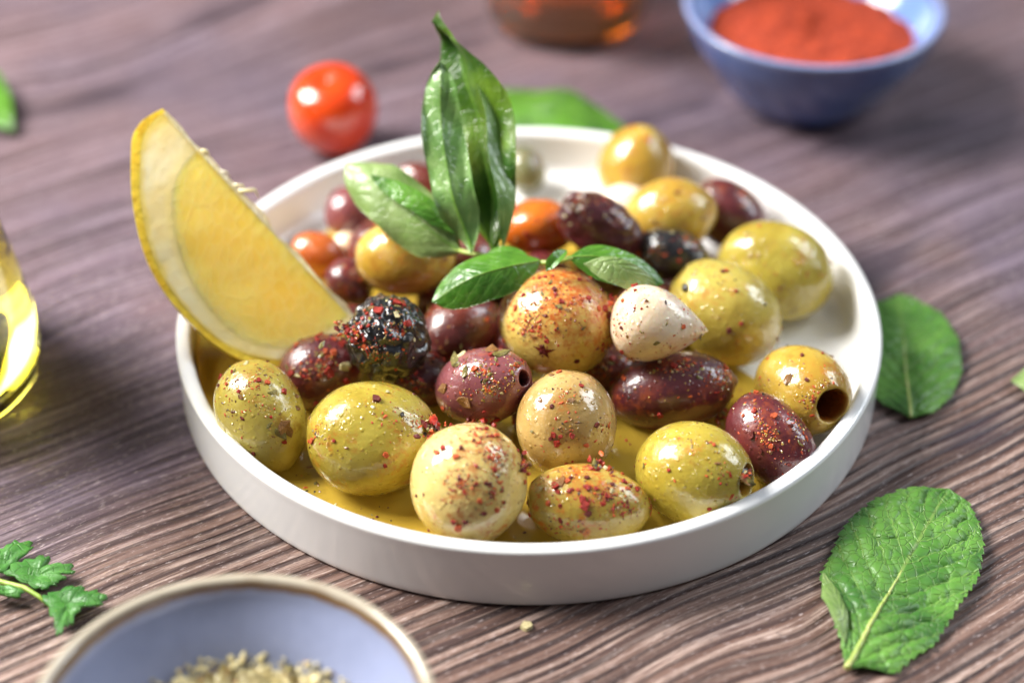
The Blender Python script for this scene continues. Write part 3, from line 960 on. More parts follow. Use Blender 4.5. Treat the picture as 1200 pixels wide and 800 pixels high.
# garlic clove: blunt at the left, drawn out to a point at the right
def garlic():
    o = OL['GA']
    c, a, b, ax = o[0:3], o[3], o[4], np.array(o[5:8])
    nu, nv = 60, 72
    Q, H = [], []
    ang = np.linspace(0, 2 * math.pi, nv, endpoint=False)
    for t in np.linspace(math.pi, 0.0, nu):
        x = math.cos(t)
        r = (1 - abs(x + .25) ** 2.6 / .75 ** 2.6 * (1 - 1e-6)) ** .5 if x < -.25 else max(0.0, 1.0 - (max(0, x + .25) / 1.25) ** 1.75) ** .93
        for v in ang:
            rr = r * (1 + .022 * math.cos(3 * v + 1) + .012 * math.sin(5 * v))
            Q.append((a * x + .05 * a * math.sin(v) * r, b * 1.06 * rr * math.cos(v), b * 1.06 * rr * math.sin(v) + .05 * a * x * x))
    Q = np.array(Q)
    Q *= (1 + .015 * waves(Q, 4.0, 5))[:, None]
    X = ax / np.linalg.norm(ax)
    Z = np.array([0, 0, 1.0]) - X * X[2]
    Z /= np.linalg.norm(Z)
    Y = np.cross(Z, X)
    Rm = np.array([X, Y, Z]).T
    D = 0.25 + 0.35 * np.clip(-Q[:, 0] / a, 0, 1)
    ob = link('garlic_clove', make_mesh('garlic_clove', Q, grid_faces(nu, nv, True), M['garlic'], {'hole': np.zeros(len(Q)), 'dust': D}), None, c)
    ob.rotation_mode = 'QUATERNION'
    ob.rotation_quaternion = Matrix([list(Rm[i]) for i in range(3)]).to_quaternion()
    tag(ob, 'creamy white garlic clove with red flakes, pointed end to the right', 'garlic clove', 'garlic cloves in the dish')
    rg = np.random.default_rng(3)
    nrm_i = [i for i in range(len(Q)) if abs(Q[i, 0]) < a * .93]
    ps, ns = [], []
    while len(ps) < 110:
        i = nrm_i[rg.integers(len(nrm_i))]
        nl = Q[i] / np.array([a, b, b]) ** 2
        nl /= np.linalg.norm(nl)
        w = Rm @ nl
        if w @ CAMDIR > .1 and rg.random() < .35 + .5 * (Q[i, 0] < -.3 * a):
            ps.append(Q[i] + nl * .002)
            ns.append(nl)
    Vg, Fg, fm = grain_block((ps, ns), (3, 1, 6, 2, 5, 1, 3, 0), 5)
    link('seasoning', make_mesh('seasoning', Vg, Fg, BITS, smooth=False, face_mats=fm), ob)['kind'] = 'stuff'
    for i in range(9):
        put_flake('chilli_flake' if i < 6 else 'herb_flake', ob, ps[i * 3] + ns[i * 3] * .01, ns[i * 3], rg.uniform(.04, .085))


garlic()


# the star shaped cut in the golden olive
def star_cut():
    ob, Rm, fn = A_['G8']
    o = OL['G8']
    a, b = o[3], o[4]
    tgt = np.array((0.273, -1.653, 2.261)) - np.array(o[0:3])
    nl = Rm.T @ tgt
    q = nl / np.array([a, b, b])
    q /= np.linalg.norm(q)
    p0 = fn(q[None])[0]
    nrm = p0 / np.array([a, b, b]) ** 2
    nrm /= np.linalg.norm(nrm)
    A = frame(nrm, 0.3)
    V, F = [tuple(p0 + nrm * .004)], []
    k = 10
    for ring in (0.5, 1.0):
        for i in range(k):
            rr = ((0.27, .07, .17, .09, .24, .08, .15, .06, .22, .10)[i]) * ring
            d = A @ np.array([rr * math.cos(i * 2 * math.pi / k), rr * math.sin(i * 2 * math.pi / k), 0])
            qq = (p0 + d) / np.array([a, b, b])
            qq /= np.linalg.norm(qq)
            V.append(tuple(fn(qq[None])[0] + nrm * (.006 if ring < 1 else .004)))
    for i in range(k):
        j = (i + 1) % k
        F.append((0, 1 + i, 1 + j))
        F.append((1 + i, 1 + k + i, 1 + k + j, 1 + j))
    link('star_cut', make_mesh('star_cut', V, F, M['chilli_dark'], smooth=False), ob)
    rg = np.random.default_rng(9)
    for i in range(6):
        d = A @ np.array([*rg.normal(0, .05, 2), 0.015])
        put_flake('chilli_flake', ob, p0 + d, nrm, rg.uniform(.03, .05), which=3)


star_cut()


def world_flake(kind, key, pw, size, which=None):
    """one flake on a chosen olive at a chosen point of its skin"""
    ob, Rm, fn = A_[key]
    o = OL[key]
    a, b = o[3], o[4]
    s = -1 if False else 1
    nl = Rm.T @ (np.array(pw) - np.array(o[0:3]))
    q = nl / np.array([a, b, b])
    q /= np.linalg.norm(q)
    p = fn(q[None])[0]
    nrm = p / np.array([a, b, b]) ** 2
    nrm /= np.linalg.norm(nrm)
    put_flake(kind, ob, p + nrm * .012, nrm, size, which=which)


for kind, key, pw, size, which in [
    ('chilli_flake', 'G2', (-2.928, -3.603, 2.625), .115, 3), ('pepper_grain', 'G2', (-2.423, -3.826, 2.452), .06, 0), ('chilli_flake', 'G2', (-2.717, -4.473, 1.945), .075, 2),
    ('chilli_flake', 'G2', (-2.738, -4.542, 1.729), .05, 0), ('herb_flake', 'G1', (-4.766, -3.334, 1.703), .13, 1), ('herb_flake', 'G1', (-4.845, -3.436, 1.617), .10, 0),
    ('herb_flake', 'G1', (-4.659, -3.322, 1.585), .09, 1), ('chilli_flake', 'G1', (-5.107, -2.751, 2.315), .07, 2), ('chilli_flake', 'G1', (-5.269, -2.753, 2.360), .06, 0),
    ('chilli_flake', 'G7', (0.487, -4.156, 1.971), .085, 0), ('chilli_flake', 'G7', (0.374, -4.094, 2.045), .06, 3), ('chilli_flake', 'G7', (0.567, -4.111, 2.102), .05, 0),
    ('chilli_flake', 'G3', (-1.338, -6.092, 1.592), .10, 2), ('chilli_flake', 'G3', (-1.210, -6.112, 1.737), .07, 3), ('chilli_flake', 'G3', (-1.430, -6.071, 1.720), .06, 0),
    ('chilli_flake', 'G3', (-1.622, -5.114, 2.705), .075, 0), ('chilli_flake', 'G3', (-1.732, -5.170, 2.630), .06, 2), ('chilli_flake', 'G4', (1.001, -5.608, 1.699), .11, 0),
    ('chilli_flake', 'G4', (1.048, -5.691, 1.584), .09, 3), ('chilli_flake', 'G4', (0.938, -5.516, 1.785), .09, 0), ('chilli_flake', 'G4', (0.439, -5.182, 1.846), .09, 0),
    ('herb_flake', 'G4', (0.519, -5.131, 1.885), .11, 1), ('chilli_flake', 'P1', (4.688, -3.381, 2.021), .085, 2), ('chilli_flake', 'P1', (4.243, -3.623, 1.732), .10, 3),
    ('herb_flake', 'P3', (-1.301, -2.898, 1.944), .13, 1), ('herb_flake', 'P3', (-1.477, -2.108, 2.380), .14, 0), ('herb_flake', 'P3', (-1.396, -1.973, 2.403), .13, 3),
    ('herb_flake', 'P3', (-0.755, -2.091, 2.621), .14, 1), ('herb_flake', 'P3', (-0.587, -2.258, 2.645), .13, 0), ('herb_flake', 'P3', (-1.709, -2.502, 1.988), .11, 1),
    ('chilli_flake', 'P3', (-1.083, -2.569, 2.531), .08, 2), ('herb_flake', 'P3', (-1.267, -2.559, 2.439), .09, 0), ('chilli_flake', 'P5', (-4.028, -1.518, 1.592), .13, 0),
    ('chilli_flake', 'P5', (-3.686, -1.453, 1.320), .10, 0), ('chilli_flake', 'P5', (-4.780, -1.420, 1.514), .08, 0), ('herb_flake', 'P5', (-3.713, -1.341, 1.605), .12, 3),
    ('chilli_flake', 'P5', (-3.936, -1.164, 1.860), .10, 2), ('chilli_flake', 'P5', (-3.783, -0.882, 1.861), .10, 0), ('chilli_flake', 'G9', (4.074, -0.504, 1.900), .085, 3),
    ('pepper_grain', 'G9', (3.199, 0.332, 2.392), .10, 0), ('chilli_flake', 'G8', (0.339, -1.622, 2.494), .06, 0), ('chilli_flake', 'G8', (1.557, -1.024, 2.658), .10, 3),
    ('chilli_flake', 'G8', (1.487, -0.971, 2.789), .09, 0), ('chilli_flake', 'P2', (2.871, -1.782, 1.996), .08, 0), ('herb_flake', 'G6', (5.083, -2.206, 1.987), .10, 1),
    ('chilli_flake', 'G11', (2.744, 6.183, 2.291), .09, 2), ('herb_flake', 'B1', (-2.619, -1.524, 3.074), .07, 3), ('chilli_flake', 'B1', (-2.991, -1.429, 3.129), .12, 0),
    ('chilli_flake', 'B1', (-2.403, -1.604, 2.924), .10, 0), ('chilli_flake', 'B1', (-3.172, -1.577, 3.030), .11, 3), ('chilli_flake', 'B1', (-2.620, -1.121, 3.111), .12, 0),
]:
    world_flake(kind, key, pw, size, which)


# loose heaps of flakes caught in the gaps between olives
def clump(pos, r, n, seed, label, weights=(6, 4, 4, 2, 3, 1, 2, 1)):
    rg = np.random.default_rng(seed)
    ps = [rg.normal(size=3) * np.array([r, r, r * .45]) for _ in range(n)]
    ns = [rg.normal(size=3) * .5 + np.array([0, -.3, 1]) for _ in range(n)]
    Vg, Fg, fm = grain_block((ps, ns), weights, seed, 0.022, 0.062)
    tag(link('spice_clump', make_mesh('spice_clump', Vg, Fg, BITS, smooth=False, face_mats=fm), None, pos), label, 'spice clump',
        'spice clumps between the olives', 'stuff')


clump((-3.484, -1.639, 2.740), .22, 90, 1, 'bright red chilli flakes heaped between the lemon tip and the black olive')
clump((-1.902, -3.743, 2.046), .16, 60, 2, 'chilli flakes caught right of the nipple tipped green olive')
clump((-2.427, -1.360, 1.400), .16, 60, 3, 'herb and chilli bits in the gap below the black olive')
clump((3.917, -1.720, 0.600), .13, 45, 4, 'red brown spice bits between the long purple and the front right green olive')
clump((1.247, -4.716, 1.881), .14, 45, 5, 'red chilli bits at the foot of the tan brown olive')
clump((-0.922, -2.937, 1.501), .15, 45, 6, 'red flakes lodged under the mauve olive')
clump((0.419, 2.135, 1.630), .10, 26, 7, 'dried oregano bits on the basil stem above the golden olive', (1, 0, 1, 5, 4, 1, 2, 3))
clump((1.587, -0.609, 2.734), .10, 26, 8, 'orange red paprika grains left of the garlic clove', (6, 2, 6, 0, 2, 0, 2, 0))
clump((-0.116, -4.961, 2.137), .12, 30, 9, 'red specks between the pale front olive and its right neighbour')

clump((4.016, -4.903, 1.853), .07, 44, 10, 'brown spice paste packed into the end hole of the front right green olive', (1, 2, 2, 3, 6, 3, 3, 1))

clump((-2.45, .95, .85), .30, 220, 11, 'dark herb and chilli grains added to darken the gap behind the wrinkled black olive', (2, 4, 2, 3, 3, 6, 1, 0))  # added dark grains covering bright oil, standing in for shade in the gap

# specks floating in the oil
rg = np.random.default_rng(77)
ps = []
while len(ps) < 420:
    a_, r_ = rg.uniform(math.pi * .98, math.pi * 1.9), 6.75 * math.sqrt(rg.uniform(.25, 1))
    ps.append(np.array([r_ * math.cos(a_), .83 + r_ * math.sin(a_), .582]))
Vg, Fg, fm = grain_block((ps, [np.array([0, 0, 1.0])] * len(ps)), (1, 2, 2, 2, 5, 3, 0, .5), 4, .010, .032)
tag(link('oil_specks', make_mesh('oil_specks', Vg, Fg, BITS, smooth=False, face_mats=fm)),
    'tiny brown and red spice specks floating on the golden oil', 'spice specks', kind='stuff')


# ------------------------------------------------------------------ lemon wedge
def lemon():
    A = np.array((-7.489, 2.494, 5.272))
    B = np.array((-3.674, 0.119, 1.848))
    Cc = np.array((-7.454, -0.280, 2.643))
    L = np.linalg.norm(B - A)
    e1 = (B - A) / L
    e2 = Cc - A
    e2 -= e1 * (e2 @ e1)
    e2 /= np.linalg.norm(e2)
    e3 = np.cross(e1, e2)
    view = np.array([0, .793, -.609])
    if e3 @ view < 0:
        e3 = -e3
    root = link('lemon_wedge', None, None, tuple(A))
    root.empty_display_size = .5
    tag(root, 'cut lemon wedge leaning on the left rim of the white dish', 'lemon wedge')
    k = L / 326.0
    tb = np.array([(-5, 0), (-8, 14), (-9, 30), (-3, 49), (14, 67), (55, 102), (109, 133), (159, 147), (212, 149), (259, 142), (295, 125), (322, 99), (338, 62), (345, 25), (346, 0)], float)
    pk = np.array([(0, 0), (-1, 13), (1, 28), (9, 45), (26, 63), (60, 94), (110, 124), (159, 139), (212, 142), (256, 135), (290, 118), (315, 94), (330, 60), (336, 24), (337, 0)], float)
    pu = np.array([(60, 4), (60, 10), (62, 26), (67, 43), (79, 60), (98, 78), (124, 96), (166, 114), (212, 122), (254, 119), (284, 105), (306, 84), (318, 54), (323, 22), (324, 4)], float)

    def dense(T, n=60):
        P = smooth_profile(T, 8)
        s = np.concatenate([[0], np.cumsum(np.hypot(*np.diff(P, axis=0).T))])
        t = np.linspace(0, s[-1], n)
        return np.stack([np.interp(t, s, P[:, 0]), np.clip(np.interp(t, s, P[:, 1]), 0, None)], 1) * k
    TB, PK, PU = dense(tb), dense(pk), dense(pu)
    core = np.stack([np.linspace(TB[0, 0], TB[-1, 0], 60), np.zeros(60)], 1)
    PHI = R(42)

    def place(s, r, ph):
        return e1 * s + e2 * (r * math.cos(ph)) + e3 * (r * math.sin(ph))

    def solid(name, inner, outer, mat, nr=6, nph=14, amp=0.0, lift=0.0, ph1=PHI, seed=0):
        """closed wedge solid between two profiles in the cut plane"""
        n = len(inner)
        V, F, ET = [], [], []

        def face(ph, flip, off):
            o = len(V)
            for i in range(n):
                for j in range(nr):
                    t = j / (nr - 1)
                    p = inner[i] * (1 - t) + outer[i] * t
                    V.append(place(p[0], p[1], ph) + e3 * off)
                    ET.append(t)
            F.extend(grid_faces(n, nr, False, flip, o))

        def skin(prf, flip):
            o = len(V)
            for i in range(n):
                for m in range(nph):
                    ph = ph1 * m / (nph - 1)
                    rr = prf[i][1]
                    V.append(place(prf[i][0], rr, ph))
                    ET.append(1.0 if prf is outer else 0.0)
            F.extend(grid_faces(n, nph, False, flip, o))
        face(0.0, False, -lift)
        face(ph1, True, 0.0)
        skin(outer, False)
        skin(inner, True)
        V2 = np.array(V)
        if amp:
            V2 += (amp * waves(V2, 5.5, seed, 20))[:, None] * (-e3)[None]
        return make_mesh(name, V2, F, mat, {'edge_t': ET})
    peel_in = PK
    link('peel', solid('peel', PK, TB, M['peel'], 5, 20), root)
    puf = PU
    link('pith', solid('pith', puf, PK, M['pith'], 8, 14, amp=.008, lift=0.006, seed=3), root)
    cm = np.stack([np.linspace(PU[0, 0], PU[-1, 0], 60), np.full(60, PU[0, 1])], 1)
    link('pulp', solid('pulp', cm, PU, M['pulp'], 30, 14, amp=.008, lift=0.006, seed=3), root)
    # pale ragged core strip along the straight edge
    core_out = np.stack([np.linspace(PK[0, 0], PK[-1, 0], 60), np.full(60, PU[0, 1])], 1)
    core_in = core_out.copy()
    core_in[:, 1] = -.03 + .045 * waves(np.stack([core_in[:, 0], core_in[:, 0] * 0, core_in[:, 0] * 0], 1), 9.0, 4, 8)
    link('core_membrane', solid('core_membrane', core_in, core_out, M['membrane'], 4, 6, amp=.022, lift=0.02, seed=8), root)
    # cap of pith closing both ends near the straight edge is inside the pith solid; loose fibres stick out of the edge
    for s0, ln, w, up in ((118, 16, .035, .5), (128, 22, .045, .7), (96, 12, .03, .4), (63, 10, .05, .35)):
        p = place(s0 * k, 0, 0) - e3 * .03
        q = [p, p - e2 * (ln * k * up) + e1 * (ln * k * .5), p - e2 * (ln * k * up * .8) + e1 * (ln * k)]
        link('pith_fibre', tube('pith_fibre', q, [w, w * .8, w * .2], M['membrane'], 6), root)


lemon()


# ------------------------------------------------------------------ leaves
def leaf(name, spine, up, wl, wr, mat, parent=None, nu=70, nv=24, fold=0.0, curl=0.0, twist=(0, 0), nveins=6.0, amp=0.02, serr=0.0,
         nteeth=22, thick=0.012, rib=None, rib_r=0.03, seed=0, flip_under=False, rib_end=.92, edge=0.0, ruffle=0.0, label=None, cat=None, group=None, lump=0.0, fold_r=None):
    SP = smooth_profile(spine, 14)
    s = np.concatenate([[0], np.cumsum(np.linalg.norm(np.diff(SP, axis=0), axis=1))])
    U = np.linspace(0, 1, nu)
    C_ = np.stack([np.interp(U * s[-1], s, SP[:, i]) for i in range(3)], 1)
    T_ = np.gradient(C_, axis=0)
    T_ /= np.linalg.norm(T_, axis=1)[:, None]
    up = np.array(up, float)
    half = nv
    vs = np.concatenate([-np.linspace(1, 0, half, endpoint=False), [0], np.linspace(0, 1, half + 1)[1:]])
    m = len(vs)
    Pt = np.zeros((nu, m, 3))
    Nn = np.zeros((nu, 3))
    Ls = s[-1]
    wlf = np.interp(U, *np.array(wl).T)
    wrf = np.interp(U, *np.array(wr).T)
    if serr:
        saw = 1 - (U * nteeth) % 1.0
        wlf = wlf + serr * (saw - .5) * np.minimum(1, wlf * 3)
        wrf = wrf + serr * (saw - .5) * np.minimum(1, wrf * 3)
    for i, u in enumerate(U):
        N = up - T_[i] * (up @ T_[i])
        N /= np.linalg.norm(N)
        tw = R(twist[0] + (twist[1] - twist[0]) * u)
        S = np.cross(T_[i], N)
        N2 = N * math.cos(tw) + S * math.sin(tw)
        S2 = np.cross(T_[i], N2)
        Nn[i] = N2
        fa = fold(u) if callable(fold) else fold
        fr = fa if fold_r is None else (fold_r(u) if callable(fold_r) else fold_r)
        for j, v in enumerate(vs):
            x = abs(v) * (wlf[i] if v < 0 else wrf[i])
            sg = -1 if v < 0 else 1
            f = fa if v < 0 else fr
            q = u * nveins - abs(v) * VEIN_SLANT * nveins
            bb = amp * (abs(math.sin(math.pi * q)) ** .6 - .5) * min(1, abs(v) * 3) * (1 - abs(v) ** 6)
            Pt[i, j] = C_[i] + S2 * sg * x * math.cos(f) + N2 * (x * math.sin(f) + curl * x * x + bb + edge * abs(v) ** 4 + ruffle * abs(v) ** 3 * math.sin(u * 15 + seed + (2.1 if v < 0 else 0)))
    flat = Pt.reshape(-1, 3)
    if lump:
        flat = flat + (np.repeat(Nn, m, 0) * (lump * waves(flat, 3.2, seed + 3))[:, None])
    flat = flat + np.repeat(Nn, m, 0) * (amp * .9 * (.5 - np.exp(-np.abs(waves(flat, 9.0, seed)) * 3)))[:, None]
    Pt = flat.reshape(nu, m, 3)
    du = np.gradient(Pt, axis=0)
    dv = np.gradient(Pt, axis=1)
    nr = np.cross(dv, du)
    nr /= np.maximum(np.linalg.norm(nr, axis=2), 1e-9)[..., None]
    sign = np.sign((nr * Nn[:, None]).sum(2).mean())
    nr *= sign
    th = thick * (1 - .6 * np.abs(vs)[None, :, None] ** 4)
    top = (Pt + nr * th).reshape(-1, 3)
    bot = (Pt - nr * th).reshape(-1, 3)
    n0 = len(top)
    V = np.vstack([top, bot])
    F = grid_faces(nu, m, False, sign > 0)
    F += [tuple(np.array(f)[::-1] + n0) for f in F]
    for i in range(nu - 1):
        for j in (0, m - 1):
            a, b = i * m + j, (i + 1) * m + j
            F.append((a, b, b + n0, a + n0) if (j == 0) == (sign > 0) else (b, a, a + n0, b + n0))
    uu = np.tile(np.repeat(U, m), 2)
    vv = np.tile(np.tile(vs, nu), 2)
    un = np.concatenate([np.zeros(n0), np.ones(n0)])
    if flip_under:
        un = 1 - un
    o = link(name, make_mesh(name, V, F, mat, {'leaf_u': uu, 'leaf_v': vv, 'under': un}), parent)
    if rib:
        k = int(nu * rib_end)
        pts = Pt[:k, half] + Nn[:k] * thick * .6
        rr = [rib_r * (1 - .8 * i / k) for i in range(k)]
        link('midrib', tube('midrib', pts[::2], rr[::2], rib, 8), o)
    if label:
        tag(o, label, cat, group)
    return o, Pt


def widths(W, shape):
    return [(u, W * w) for u, w in shape]


OVAL = [(0, .04), (.04, .14), (.10, .46), (.2, .80), (.32, .97), (.45, 1.0), (.6, .97), (.75, .84), (.87, .60), (.95, .32), (1, .01)]

basil = link('basil_sprig', None, None, (-0.846, 0.686, 2.916))
basil.empty_display_size = .5
tag(basil, 'fresh basil sprig with a tall upright leaf standing in the olives', 'basil')
bo = np.array(basil.location)


def bl(*pts):
    return [tuple(np.array(p) - bo) for p in pts]


OBLONG = [(0, .1), (.08, .5), (.2, .86), (.4, 1), (.6, .98), (.76, .88), (.88, .66), (.95, .40), (1, .03)]
# tall folded leaf, its dark inner face towards the camera
leaf('leaf', bl((-0.705, 0.708, 2.944), (-0.830, 1.734, 4.117), (-1.133, 2.926, 5.342), (-1.575, 3.605, 6.227), (-1.988, 3.639, 6.764)), (-.35, -.85, .3),
     widths(.86, OVAL), widths(.95, OVAL), M['basil_dark'], basil, fold=lambda u: .5 + .25 * math.sin(u * 9), curl=-.05, twist=(12, -30), amp=.012, seed=1, rib=M['basil_rib'], rib_r=.035, lump=.11, edge=-.2, ruffle=.10)
# glossy paler leaf at its left
leaf('leaf', bl((-1.187, 0.319, 3.259), (-1.549, 0.933, 4.223), (-1.795, 1.862, 5.269), (-1.819, 2.851, 6.230)), (-.1, -.8, .5),
     widths(.46, OBLONG), widths(.50, OBLONG), M['basil_glossy'], basil, fold=-.40, curl=-.2, twist=(-14, 16), amp=.015, seed=2, rib=M['basil_rib'], rib_r=.03, lump=.14, edge=.10, ruffle=.08)
# pale lit strip at the right of the tall leaf
leaf('leaf', bl((-0.529, 0.567, 3.171), (-0.337, 1.184, 4.057), (-0.564, 2.205, 5.060), (-1.023, 3.042, 5.822)), (.75, -.6, .2),
     widths(.46, OVAL), widths(.30, OVAL), M['basil_glossy'], basil, fold=-.5, twist=(0, 25), amp=.01, seed=3, lump=.06)
# left leaf
leaf('leaf', bl((-1.441, 0.669, 3.057), (-2.111, 1.029, 3.362), (-2.974, 1.730, 3.783), (-3.848, 2.542, 4.020)), (-.15, -.65, .75),
     widths(.62, OBLONG), widths(.68, OBLONG), M['basil_pale'], basil, fold=-.18, curl=-.10, twist=(0, 12), amp=.012, seed=4, rib=M['basil_rib'], rib_r=.022, lump=.09, edge=-.10, ruffle=.06)
leaf('leaf', bl((-1.543, 0.799, 3.392), (-2.190, 1.183, 3.891), (-3.268, 1.861, 4.118)), (.1, -.55, .8),
     widths(.26, OVAL), widths(.2, OVAL), M['basil'], basil, fold=-.2, amp=.015, seed=14)
# low glossy leaf at the front left
leaf('leaf', bl((0.197, -0.032, 3.294), (-0.439, -0.381, 3.414), (-1.241, -0.588, 3.227), (-1.970, -0.606, 2.711)), (0, -.45, .9),
     widths(.52, OBLONG), widths(.58, OBLONG), M['basil'], basil, fold=-.32, curl=-.25, twist=(0, 0), amp=.012, seed=5, rib=M['basil_rib'], rib_r=.025, lump=.03)
# right leaf, folded
leaf('leaf', bl((0.743, -0.143, 3.477), (1.356, -0.215, 3.548), (2.081, -0.258, 3.328), (2.713, -0.305, 2.938)), (0.05, -.5, .85),
     widths(.34, OVAL), widths(.46, OVAL), M['basil'], basil, fold=-.25, curl=-.2, amp=.012, lump=.03, seed=6, rib=M['basil_rib'], rib_r=.022)
leaf('leaf', bl((1.075, -0.472, 3.542), (1.683, -0.585, 3.559), (2.199, -0.648, 3.312), (2.588, -0.631, 3.006)), (-.05, -.7, .7),
     widths(.20, OVAL), widths(.34, OVAL), M['basil_pale'], basil, fold=-.1, amp=.015, seed=7)
# small curled leaf at the centre
leaf('leaf', bl((0.325, -0.647, 3.478), (0.529, -0.512, 3.653), (0.738, -0.235, 3.687)), (-.3, -.6, .7),
     widths(.16, OVAL), widths(.13, OVAL), M['basil'], basil, fold=.5, amp=.01, seed=8)
leaf('leaf', bl((-0.946, 0.359, 3.146), (-0.527, 0.237, 3.316), (-0.043, 0.113, 3.318)), (0, -.4, .9),
     widths(.2, OVAL), widths(.16, OVAL), M['basil'], basil, fold=-.3, amp=.01, seed=9)
link('stem', tube('stem', bl((-1.548, 0.731, 3.056), (-1.123, 0.544, 3.059), (-0.528, 0.327, 3.105), (0.078, 0.029, 3.209), (0.505, -0.135, 3.324), (0.880, -0.154, 3.464)),
                  [.045, .05, .055, .055, .05, .04], M['stem'], 10), basil)
link('stem', tube('stem', bl((-0.651, 0.398, 3.033), (-0.635, 0.752, 3.084), (-0.705, 1.093, 3.446)), [.05, .045, .03], M['stem'], 10), basil)

# mint leaf lying at the front right
ml, _p = leaf('mint_leaf', [(0.0, 0.0, 0.0), (0.659, 1.177, 0.06), (1.317, 2.354, 0.16), (1.976, 3.531, 0.2), (2.634, 4.708, 0.12)], (0, 0, 1), [(0, 0.02), (0.109, 0.366), (0.208, 0.746), (0.291, 1.08), (0.37, 1.339), (0.495, 1.371), (0.593, 1.407), (0.691, 1.353), (0.81, 1.161), (0.916, 0.756), (0.98, 0.35), (1, 0.01)], [(0, 0.02), (0.033, 0.238), (0.051, 0.492), (0.064, 0.788), (0.154, 0.93), (0.245, 1.157), (0.364, 1.206), (0.476, 1.256), (0.612, 1.32), (0.766, 1.141), (0.887, 0.836), (0.977, 0.446), (1, 0.01)], M['mint'], rib=M['mint_stalk'], nu=240, nv=60, nveins=9.0, amp=.06, serr=.07, nteeth=26, thick=.012, rib_r=.07, rib_end=.52, curl=-.035, lump=.05, seed=31, label='crisp green mint leaf with toothed edge and pale midrib at the front right', cat='leaf')
ml.location = (5.639, -8.195, 0.1)
leaf('folded_edge', [tuple(np.array(p) - np.array(ml.location)) for p in ((5.672, -7.622, 0.220), (5.651, -6.936, 0.400), (5.478, -5.982, 0.340))], (.35, -.3, .9), [(0,.02),(.3,.2),(.6,.28),(1,.02)], [(0,.02),(.3,.14),(.7,.16),(1,.02)], M['basil_pale'], ml, nu=40, nv=12, curl=-.5, amp=.02, seed=36)
m2, _p = leaf('mint_leaf', [(0.0, 0.0, 0.0), (0.115, 1.295, 0.08), (0.229, 2.591, 0.16), (0.382, 4.318, 0.0)], (0, 0, 1), [(0, 0.02), (0.092, 0.553), (0.27, 0.92), (0.507, 1.05), (0.76, 0.886), (0.914, 0.532), (1, 0.01)], [(0, 0.02), (0.049, 0.488), (0.174, 0.884), (0.381, 1.194), (0.644, 1.187), (0.87, 0.918), (0.971, 0.426), (1, 0.01)], M['mint'], rib=M['mint_stalk'], nu=120, nv=36, nveins=9.0, amp=.05, serr=.04, nteeth=24, rib_end=.6, rib_r=.04, curl=-.06, lump=.05, seed=32, label='softly blurred green mint leaf lying against the right side of the dish', cat='leaf')
m2.location = (7.902, -1.16, 0.12)
m3, _p = leaf('basil_leaf', [(0.0, 0.0, 0.0), (-1.496, 0.57, 0.4), (-2.618, 0.997, 0.4), (-3.739, 1.424, 0.15)], (0, 0, 1), [(0, 0.02), (0.138, 1.161), (0.371, 1.686), (0.695, 1.235), (1, 0.01)], [(0, 0.02), (0.284, 0.546), (0.53, 0.717), (0.764, 0.728), (0.918, 0.493), (1, 0.01)], M['basil'], rib=M['basil_rib'], nu=70, nv=24, nveins=6.0, amp=.03, curl=-.12, lump=.08, seed=33, label='blurred bright green basil leaf on the wood behind the dish', cat='basil leaf')
m3.location = (2.685, 10.008, 0.15)
m4, _p = leaf('green_leaf', [(0.0, 0.0, 0.0), (1.302, -1.777, 0.4), (2.605, -3.554, 0.0)], (0, 0, 1), [(0, 0.02), (0.179, 0.614), (0.477, 0.738), (0.731, 0.505), (1, 0.01)], [(0, 0.02), (0.502, 0.726), (0.833, 0.586), (1, 0.01)], M['basil'], rib=M['basil_rib'], nu=60, nv=20, amp=.03, curl=-.1, seed=34, label='tip of a blurred green leaf at the upper left edge', cat='leaf')
m4.location = (-15.484, 13.561, 0.2)
m5, _p = leaf('green_leaf', [(0.0, 0.0, 0.0), (-0.827, -0.146, 0.2), (-1.654, -0.292, 0.05)], (0, 0, 1), [(0, 0.02), (0.572, 0.709), (0.906, 0.465), (1, 0.01)], [(0, 0.02), (0.27, 0.53), (0.638, 0.428), (1, 0.01)], M['basil_pale'], rib=M['basil_rib'], nu=60, nv=20, amp=.03, curl=-.1, seed=35, label='tip of a pale green leaf just entering at the right edge', cat='leaf')
m5.location = (11.884, 0.316, 0.1)


# ------------------------------------------------------------------ parsley at the left edge
par = link('parsley_sprig', None, None, (-9.431, -6.247, 0.200))
tag(par, 'parsley sprig with lobed leaves lying at the left edge by the front bowl', 'parsley')
po = np.array(par.location)


